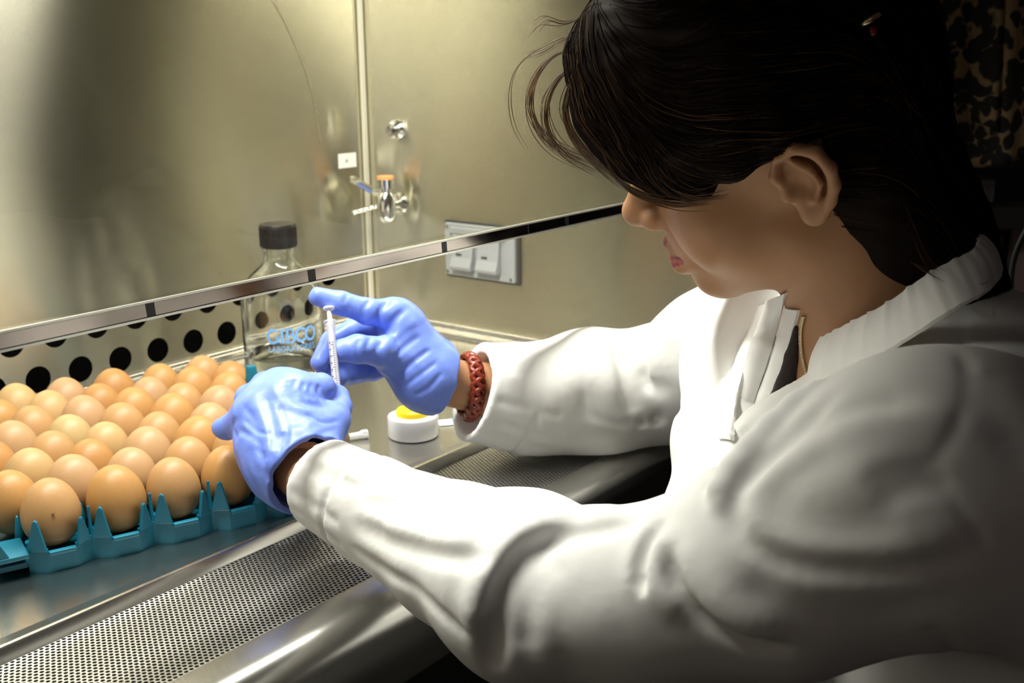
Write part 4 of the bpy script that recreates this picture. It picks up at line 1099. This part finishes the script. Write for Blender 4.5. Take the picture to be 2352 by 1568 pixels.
GL = make_glove(pt(640, 1010, .9) - NP([.085, .085, .075]), pt(640, 1010, .9) + NP([.085, .085, .08]),
    [(w0, MI, .0285, .0150), (w0, MM, .0285, .0155), (w0, MR, .028, .0150), (w0, ML, .027, .0145), (w0, pt(745, 985, .89), .026, .0155), (w1, w0, .0285, .0285), (pt(660, 1010, .888), pt(650, 930, .893), .028, .022), (pt(620, 1010, .890), pt(600, 955, .893), .024, .018)],
    [([MI, pt(735, 890, .905), pt(762, 912, .925), pt(773, 932, .938)], [.0138, .0115, .0098, .0082]),
     ([MM, pt(612, 885, .938), pt(630, 930, .962), pt(655, 965, .960)], [.0140, .0115, .0098, .0085]),
     ([MR, pt(572, 915, .938), pt(585, 965, .962), pt(610, 1000, .960)], [.0135, .0110, .0095, .0082]),
     ([ML, pt(545, 972, .905), pt(522, 982, .912), pt(510, 983, .918)], [.0130, .0102, .0090, .0082]),
     ([pt(735, 1010, .887), pt(765, 965, .898), pt(775, 935, .915), pt(778, 912, .925)], [.0170, .0130, .0108, .0090])],
    [(pt(690, 1075, .870), pt(722, 1105, .855), .0305, .0330)], pt(707, 1090, .862), ax, .0290,
    [([(560, 930), (590, 985), (600, 1050)], .0016, .0030), ([(600, 900), (625, 960), (635, 1040)], .0014, .0035), ([(545, 985), (585, 1010), (605, 1060)], .0018, .0028), ([(650, 990), (640, 1050), (620, 1110)], .0020, .0030), ([(690, 1010), (670, 1060), (640, 1120)], .0018, .0030),
     ([(700, 878), (695, 895), (705, 912)], .0016, .0020), ([(715, 880), (712, 900), (722, 915)], .0016, .0020), ([(732, 885), (730, 902), (738, 917)], .0016, .0020), ([(680, 872), (676, 890), (682, 908)], .0014, .0020), ([(660, 870), (690, 920), (750, 935)], .0022, .0040),
     ([(730, 960), (690, 985), (640, 990)], -.0012, .0045), ([(775, 980), (720, 1010), (690, 1050), (672, 1110)], .0020, .0032), ([(540, 960), (535, 985), (545, 1005)], .0016, .0025),
     ([(620, 880), (660, 930), (720, 950)], -.0010, .0035), ([(590, 930), (615, 1000), (612, 1070), (640, 1130)], -.0012, .0026), ([(640, 930), (660, 980), (655, 1040)], .0014, .0022), ([(560, 960), (590, 990), (625, 1000)], .0013, .0020), ([(700, 950), (740, 970), (780, 965)], .0014, .0022),
     ([(610, 1040), (650, 1075), (690, 1090)], .0014, .0022), ([(600, 1080), (640, 1110), (665, 1150)], .0018, .0024), ([(680, 1030), (720, 1020), (770, 1000)], .0016, .0022), ([(575, 1000), (600, 1030), (640, 1040)], -.0010, .0022)], 8)
for e_ in [o for o in bpy.data.objects if o.name.startswith('egg') and o.get('category') == 'egg']:
    GL.ell(e_.location[:], (.0226, .0226, .0275), None, .001, 'sub')
gll = pbuild('glove', GL, 'glove'); gll['label'] = 'blue nitrile glove steadying the needle over the eggs'

# braided leather bracelet on the far wrist
c0 = pt(1078, 888, 1.026); ax = pt(1215, 918, 1.05) - pt(1045, 880, 1.02); ax /= np.linalg.norm(ax)
u = np.cross(ax, [0, 0, 1]); u /= np.linalg.norm(u); v = np.cross(ax, u)
brc = None
for s_ in range(3):
    P = []
    for i in range(121):
        a = 2 * math.pi * i / 120; ph = 7 * a + s_ * 2 * math.pi / 3
        rr = .0262 + .0014 * math.cos(2 * ph)
        P.append(c0 + rr * (math.cos(a) * u * 0.95 + math.sin(a) * v * 1.08) + ax * (.0052 * math.sin(ph) + .006 * math.sin(a)) - PO)
    mb = MB(); mb.tube(P, .0027, 8, cap=False)
    if brc is None: brc = mb.build('bracelet', 'leather', person, smooth=True)
    else: mb.build('braid_strand', 'leather', brc, smooth=True)
brc['label'] = 'braided red-brown leather bracelet'
# ------------------------------------------------------------------ hair
def make_hair():
    f = Field(HC - NP([.20, .20, .16]), HC + NP([.19, .20, .20]), 0.0020)
    f.ell(hp(0, -.014, .052), (.083, .100, .092), HA, .0)
    f.ell(hp(0, .062, .080), (.060, .050, .062), HA, .03)
    # leave face, ear and side of the neck free
    sl, X, Y, Z = f.sub(f.lo, f.lo + f.h * f.n)
    L_ = [(X - np.float32(HC[0])) * np.float32(HA[i, 0]) + (Y - np.float32(HC[1])) * np.float32(HA[i, 1]) + (Z - np.float32(HC[2])) * np.float32(HA[i, 2]) for i in range(3)]
    face = np.maximum(L_[2] - (0.030 - 0.10 * np.maximum(L_[1] - 0.03, 0)) , -0.036 - L_[1] - 0.25 * np.minimum(L_[2], 0))
    f.A = np.maximum(f.A, -face)
    # swept fringe
    f.chain([hp(-.035, .092, .088), hp(-.015, .104, .080), hp(.010, .1040, .067), hp(.034, .093, .045), hp(.052, .072, .027), hp(.065, .047, .016)], [.016, .012, .011, .010, .008, .003], .010)
    f.chain([hp(.0, .085, .10), hp(.025, .092, .074), hp(.046, .078, .050), hp(.066, .054, .028)], [.025, .018, .012, .007], .016)
    f.chain([hp(.066, .055, .034), hp(.076, .025, .036), hp(.078, -.01, .042)], [.010, .009, .009], .015)
    # nape
    f.chain([hp(.016, -.054, .010), hp(.024, -.054, -.040), hp(.032, -.060, -.080), hp(.040, -.066, -.118)], [.050, .044, .043, .040], .02)
    f.ell(hp(0, -.060, .045), (.064, .046, .07), HA, .02)
    f.ripple(.0010, (.022, .016, .03), 12)
    return f
HAIR = make_hair()
hair = pbuild('hair', HAIR, 'hair'); hair['label'] = 'dark brown hair swept over the forehead and pinned back'
def tube_batch(name, paths, rad, m, parent):
    V = []; F = []
    for P, r0 in zip(paths, rad):
        P = NP(P); n = len(P); T = np.gradient(P, axis=0); T /= np.linalg.norm(T, axis=1)[:, None] + 1e-9
        a = np.cross(T, [0.3, 0.2, 0.93]); a /= np.linalg.norm(a, axis=1)[:, None] + 1e-9; b = np.cross(T, a)
        o = len(V) * 1; base = sum(len(q) for q in V)
        tp = np.interp(np.linspace(0, 1, n), [0, .15, .7, 1], [.5, 1, 1, .25])[:, None] * r0
        ring = np.stack([P + tp * (math.cos(k * 2.0944) * a + math.sin(k * 2.0944) * b) for k in range(3)], 1).reshape(-1, 3)
        V.append(ring)
        i = np.arange(n - 1)[:, None]; k = np.arange(3)[None]
        q = np.stack([i * 3 + k, i * 3 + (k + 1) % 3, (i + 1) * 3 + (k + 1) % 3, (i + 1) * 3 + k], -1).reshape(-1, 4) + base
        F.append(q)
    return np_mesh(name, np.concatenate(V) - PO, np.concatenate(F), m, parent)
def grad(f, P):
    e = 0.003; g = np.stack([f.val(P + d) - f.val(P - d) for d in (NP([e, 0, 0]), NP([0, e, 0]), NP([0, 0, e]))], -1)
    return g / (np.linalg.norm(g, axis=-1)[:, None] + 1e-9)
def comb(nst, seed):
    V, F = HAIR.mesh(); r = np.random.RandomState(seed)
    loc = (V - HC) @ HA.T
    ok = np.where((loc[:, 0] > -.05) & (loc[:, 2] > -.10) & ~((loc[:, 2] < -.005) & (loc[:, 1] > -.042 + .35 * (loc[:, 2] + .005))))[0]
    P = V[r.choice(ok, nst)]; off = r.uniform(0.0002, 0.0022, nst)[:, None]
    jit = r.normal(0, .10, (nst, 3)); out = [P]
    for st in range(20):
        loc = (P - HC) @ HA.T
        w = np.clip((loc[:, 1] - .03) / .05, 0, 1)[:, None]
        back = np.clip((-.05 - loc[:, 1]) / .03, 0, 1)[:, None]
        d = (1 - w) * NP([.0, -1, -.28]) + w * NP([.55, -.05, -1.0])
        d = d * (1 - back) + back * NP([.0, -.25, -1.0])
        d = (d + jit) @ HA; g = grad(HAIR, P); d -= g * (d * g).sum(1)[:, None]; d /= np.linalg.norm(d, axis=1)[:, None] + 1e-9
        P = P + d * .0045; g = grad(HAIR, P); P = P - g * (HAIR.val(P) - off[:, 0])[:, None]
        out.append(P)
    return list(np.stack(out, 1))
st1 = tube_batch('hair_strands', comb(2600, 1), [.00040] * 2600, 'hair', hair); st1['kind'] = 'stuff'
st2 = tube_batch('hair_strands', comb(420, 2), [.00034] * 420, 'hair_light', hair); st2['kind'] = 'stuff'
rs = np.random.RandomState(11); W = []
def wisp(pxs, d0, d1, n, spread, ds=.012):
    for i in range(n):
        j = rs.normal(0, spread, 2); dd = rs.normal(0, ds); k = rs.uniform(.85, 1.15)
        m = len(pxs)
        W.append(spline([pt(x + j[0] * (q / m) * 1.6 + rs.normal(0, spread * .15), y + j[1] * (q / m) * 1.4, d0 + (d1 - d0) * q / (m - 1) + dd) for q, (x, y) in enumerate(pxs)], 7))
wisp([(1330, 70), (1250, 105), (1190, 150), (1168, 210), (1175, 285), (1205, 345)], .80, .80, 2, 4)
wisp([(1330, 110), (1270, 130), (1228, 180), (1216, 245), (1240, 305), (1290, 348), (1355, 376)], .79, .77, 16, 9)
wisp([(1320, 150), (1285, 180), (1258, 235), (1262, 300), (1300, 350), (1365, 385)], .79, .77, 16, 9)
wisp([(1330, 160), (1305, 210), (1300, 270), (1330, 330), (1380, 380), (1430, 420)], .79, .76, 26, 10)
wisp([(1340, 40), (1290, 50), (1250, 40), (1220, 60)], .79, .79, 5, 12)
wisp([(1340, 90), (1300, 90), (1255, 115), (1215, 130)], .79, .79, 5, 10)
wisp([(1380, 340), (1420, 410), (1480, 450), (1560, 468), (1625, 462)], .765, .735, 26, 7)
wisp([(1480, 380), (1540, 430), (1600, 455), (1660, 450)], .75, .725, 14, 6)
wisp([(2080, 470), (2100, 540), (2125, 600), (2150, 630)], .74, .72, 10, 8)
wisp([(2137, 622), (2175, 648), (2225, 658), (2270, 645)], .716, .70, 2, 2, .001)
wisp([(2090, 600), (2130, 625), (2160, 640)], .73, .715, 4, 5)
st3 = tube_batch('loose_strands', W, [.00030] * len(W), 'hair_light', hair); st3['kind'] = 'stuff'
# hair clip with a red bead
g0 = HAIR.hit(2000, 45)
if g0 is not None:
    g0 = g0 - ray(2000, 45) * .004
    e1 = pt(2020, 30, 1) - pt(1985, 50, 1); e1 /= np.linalg.norm(e1)
    mb = MB(); mb.tube([g0 - e1 * .007 - PO, g0 - PO, g0 + e1 * .006 - PO], [.0016, .0022, .0016], 10); clip = mb.build('hair_clip', 'gold', hair, smooth=True)
    M['bead'] = mat('red_bead', (0.22, 0.02, 0.015), 0.15)
    c_ = HAIR.hit(2005, 72); c_ = g0 if c_ is None else c_ - ray(2005, 72) * .002
    mb = MB(); mb.lathe([(.0003, -.003), (.002, -.0023), (.003, 0), (.002, .0023), (.0003, .003)], c_ - PO, 14); mb.build('bead', 'bead', clip, smooth=True)
# ------------------------------------------------------------------ necklace: small links lying on the chest
NK = [BODY.hit(x, y) for x, y in ((1846, 728), (1840, 760), (1841, 800), (1847, 835), (1857, 866), (1872, 890))]
NK = [p for p in NK if p is not None]
if len(NK) > 2:
    PTH = spline(NK, 8); mb = MB()
    for i in range(len(PTH) - 1):
        a, b = PTH[i], PTH[i + 1]; off = -ray(1845, 800) * .0022
        for t in (0.0, 0.5):
            q = a + (b - a) * t + off; d = (b - a) / (np.linalg.norm(b - a) + 1e-9)
            n_ = np.cross(d, off); n_ /= np.linalg.norm(n_); s_ = .0016 if (i * 2 + int(t * 2)) % 2 else -.0016
            mb.tube([q - d * .0013 + n_ * s_ * .95 - PO, q - PO, q + d * .0013 - n_ * s_ * .95 - PO], [.0005, .0011, .0005], 6)
    nk = mb.build('necklace', 'gold', person, smooth=True); nk['label'] = 'fine twisted metal necklace chain'; nk['kind'] = 'stuff'

# ------------------------------------------------------------------ syringe held in the gloves
s0, s1 = pt(755, 706, .9665), pt(777, 925, .9400)
sy = thing('syringe', 'small clear syringe with white plunger held upright between the gloves', 'syringe', s1)
ax = (s0 - s1); SL = np.linalg.norm(ax); ax /= SL
u = np.cross(ax, ray(760, 800)); u /= np.linalg.norm(u); v = np.cross(u, ax)
RS = np.stack([u, v, ax], 1)
def milky_clear(name, col, fac):
    m = bpy.data.materials.new(name); m.use_nodes = True; nt = m.node_tree; n = nt.nodes
    b = n['Principled BSDF']; b.inputs['Base Color'].default_value = (*col, 1); b.inputs['Roughness'].default_value = .2
    t = n.new('ShaderNodeBsdfTransparent'); mx = n.new('ShaderNodeMixShader'); mx.inputs[0].default_value = fac
    nt.links.new(t.outputs[0], mx.inputs[1]); nt.links.new(b.outputs[0], mx.inputs[2]); nt.links.new(mx.outputs[0], n['Material Output'].inputs['Surface'])
    return m
M['syringe_clear'] = milky_clear('clear_syringe_plastic', (0.70, 0.71, 0.74), 0.42)
M['plunger'] = mat('white_plunger', (0.74, 0.74, 0.76), 0.4)
M['rubber'] = mat('black_rubber', (0.02, 0.02, 0.02), 0.6)
def sl_(name, prof, m, parent=sy, n=24): 
    mb = MB(); mb.lathe(prof, n=n, R=RS); return mb.build(name, m, parent, smooth=True, auto=35)
T_ = SL
sl_('plunger_disc', [(.0003, T_ - .0016), (.0047, T_ - .0016), (.0050, T_ - .0008), (.0047, T_), (.0003, T_)], 'plunger')
sl_('plunger_rod', [(.0003, .010), (.0020, .010), (.0020, T_ - .0016), (.0003, T_ - .0016)], 'plunger')
sl_('plunger_seal', [(.0003, .005), (.0026, .006), (.0027, .008), (.0027, .011), (.0003, .011)], 'rubber')
bt = T_ - .0125
sl_('barrel', [(.0012, .002), (.0030, .003), (.0034, .006), (.0034, bt - .0065), (.0046, bt - .004), (.0046, bt - .0025), (.0040, bt - .002), (.0058, bt - .0015), (.0058, bt), (.0030, bt), (.0030, .006)], 'syringe_clear')
mb = MB()
for i in range(22):
    z = .010 + i * .0020
    if z > bt - .012: break
    for a in np.linspace(-.35, .35 if i % 5 == 0 else .05, 5)[:-1]:
        a2 = a + (.70 if i % 5 == 0 else .40) / 4
        pts_ = []
        for aa in (a, a2):
            dv = -math.cos(aa) * v + math.sin(aa) * u
            for zz in (z, z + .00055): pts_.append(dv * .00350 + ax * zz)
        mb.add(pts_, [(0, 1, 3, 2)])
    if i % 3 == 0:
        dv = lambda aa: -math.cos(aa) * v + math.sin(aa) * u
        mb.add([dv(.55) * .0035 + ax * (z - .0005), dv(.8) * .0035 + ax * (z - .0005), dv(.8) * .0035 + ax * (z + .0009), dv(.55) * .0035 + ax * (z + .0009)], [(0, 1, 2, 3)])
o = mb.build('graduation_marks', 'ink', sy); o['kind'] = 'stuff'
mb = MB(); mb.tube([ax * .003, ax * -.030], .00035, 8); mb.build('needle', 'chrome', sy)

# ------------------------------------------------------------------ dim things behind the person
def leopard():
    m = bpy.data.materials.new('leopard_print'); m.use_nodes = True; nt = m.node_tree; n = nt.nodes; L = nt.links; b = n['Principled BSDF']
    tc = n.new('ShaderNodeTexCoord'); nz = n.new('ShaderNodeTexNoise'); nz.inputs['Scale'].default_value = 18
    vm = n.new('ShaderNodeVectorMath'); vm.operation = 'MULTIPLY_ADD'; vm.inputs[1].default_value = (.06, .06, .06)
    L.new(tc.outputs['Object'], nz.inputs['Vector']); L.new(nz.outputs['Color'], vm.inputs[0]); L.new(tc.outputs['Object'], vm.inputs[2])
    vo = n.new('ShaderNodeTexVoronoi'); vo.inputs['Scale'].default_value = 52; L.new(vm.outputs[0], vo.inputs['Vector'])
    cr = n.new('ShaderNodeValToRGB'); e = cr.color_ramp.elements
    e[0].position = 0.0; e[0].color = (.10, .05, .02, 1); e[1].position = 0.14; e[1].color = (.010, .008, .007, 1)
    q = e.new(0.56); q.color = (.010, .008, .007, 1); q = e.new(0.66); q.color = (.26, .17, .08, 1)
    L.new(vo.outputs['Distance'], cr.inputs[0]); L.new(cr.outputs[0], b.inputs['Base Color']); b.inputs['Roughness'].default_value = .9
    return m
M['leopard'] = leopard()
DB = 1.55
lp = thing('leopard_garment', 'leopard print garment hanging in the dark behind the person', 'garment', pt(2250, 365, DB))
po = pt(2250, 365, DB); rgt = CM[0].copy(); rgt[2] = 0; rgt /= np.linalg.norm(rgt); dep = -CM[2].copy(); dep[2] = 0; dep /= np.linalg.norm(dep)
def sheet(w0, w1, z0, z1, amp, ph, nx=60, nz=40, t=.004):
    mb = MB(); vs = []
    for s_ in (0, 1):
        for j in range(nz + 1):
            for i in range(nx + 1):
                a = i / nx; z = z0 + (z1 - z0) * j / nz
                x = w0 + (w1 - w0) * a
                lowx = .012 * math.sin(9 * a + ph) * (1 - j / nz)
                y = amp * math.sin(17 * a + ph + 1.2 * j / nz) + .4 * amp * math.sin(41 * a + 3 * j / nz)
                vs.append(rgt * x + dep * (y + s_ * t) + NP([0, 0, z + lowx]))
    n1 = (nx + 1) * (nz + 1)
    fs = []
    for j in range(nz):
        for i in range(nx):
            k = j * (nx + 1) + i; fs.append((k, k + 1, k + nx + 2, k + nx + 1)); fs.append((n1 + k, n1 + k + nx + 1, n1 + k + nx + 2, n1 + k + 1))
    for i in range(nx):
        for j in (0, nz): k = j * (nx + 1) + i; fs.append((k, k + 1, n1 + k + 1, n1 + k))
    for j in range(nz):
        for i in (0, nx): k = j * (nx + 1) + i; fs.append((k, k + nx + 1, n1 + k + nx + 1, n1 + k))
    mb.add(vs, fs); return mb
sheet(-.16, .16, 0.0, .36, .012, .4).build('garment_front', 'leopard', lp, smooth=True)
sheet(-.02, .20, .04, .36, .014, 2.1, t=.005).build('garment_fold', 'leopard', lp, smooth=True)
mb = MB(); mb.tube([rgt * -.2 + NP([0, 0, .365]), rgt * .25 + NP([0, 0, .365])], .008, 12); mb.build('hanging_rod', 'black_plastic', lp, smooth=True)
M['counter'] = mat('dark_counter', (.035, .030, .030), .45, var=.2, scale=8)
M['wood'] = mat('red_brown_wood', (.20, .075, .035), .5, var=.3, scale=10, stretch=(1, 1, 8))
M['pink_grey'] = mat('pinkish_grey_paint', (.34, .24, .22), .6)
M['dim_grey'] = mat('grey_enamel', (.20, .19, .19), .5)
bo = pt(2250, 470, 1.62)
bench = thing('side_bench', 'dark side bench with a red-brown drawer front behind the collar', 'bench', (bo[0], bo[1], -.92))
zt = bo[2] + .92
def obx(name, cx, cy, cz, sx, sy_, sz, m, parent, bevel=.003):
    mb = MB(); R_ = np.stack([rgt, dep, NP([0, 0, 1.0])], 1); mb.box(rgt * cx + dep * cy + NP([0, 0, cz]), (sx, sy_, sz), R_); return mb.build(name, m, parent, bevel=bevel)
obx('bench_top', 0.06, .22, zt - .015, .62, .5, .03, 'counter', bench)
obx('bench_body', 0.06, .25, (zt - .03) / 2, .60, .42, zt - .03, 'counter', bench)
dr = obx('drawer_front', .005, .030, zt - .085, .085, .014, .085, 'wood', bench)
mb = MB(); mb.cyl(rgt * .012 + dep * .021 + NP([0, 0, zt - .075]), rgt * .012 + dep * .008 + NP([0, 0, zt - .075]), .005, n=16); mb.build('drawer_knob', 'chrome', dr, smooth=True, auto=40)
obx('side_panel', .145, .030, zt - .12, .17, .014, .17, 'pink_grey', bench)
to = pt(2215, 440, 1.60)
dish = thing('instrument_tray', 'dim grey open tray on the bench under the leopard garment', 'tray', (to[0], to[1], zt - .92 + .001))
mb = MB(); R_ = np.stack([rgt, dep, NP([0, 0, 1.0])], 1)
for c_, s_ in (((0, .08, .002), (.092, .12, .004)), ((0, .02, .016), (.096, .003, .030)), ((0, .14, .016), (.096, .003, .030)), ((-.047, .08, .016), (.003, .12, .030)), ((.047, .08, .016), (.003, .12, .030))):
    mb.box(R_ @ NP(c_), s_, R_)
mb.build('tray_shell', 'dim_grey', dish, bevel=.0008)
mb = MB(); mb.tube([R_ @ NP([.036, .09, .004]), R_ @ NP([.036, .09, .095])], .006, 12); mb.build('upright_rod', 'dim_grey', dish, smooth=True)
p0 = pt(2330, 700, 1.5)
cab_ = thing('black_cable', 'black cable hanging in front of the bench at the far right', 'cable', p0)
mb = MB(); mb.tube(spline([pt(2360, 520, 1.5) - p0, pt(2335, 570, 1.5) - p0, pt(2322, 620, 1.5) - p0, pt(2320, 690, 1.5) - p0, pt(2330, 800, 1.5) - p0, pt(2350, 1000, 1.52) - p0], 8), .0045, 10); mb.build('cable_run', 'black_plastic', cab_, smooth=True)
# a long curved scratch in the back wall
mb = MB(); mb.tube(spline([aty(x, y, YB - .0003) for x, y in ((626, 0), (665, 75), (700, 160), (722, 240), (736, 330))], 8), .0006, 5)
mb.build('scratch', mat('scratched_steel', (.34, .30, .20), .5, .6), wall_back, smooth=True)
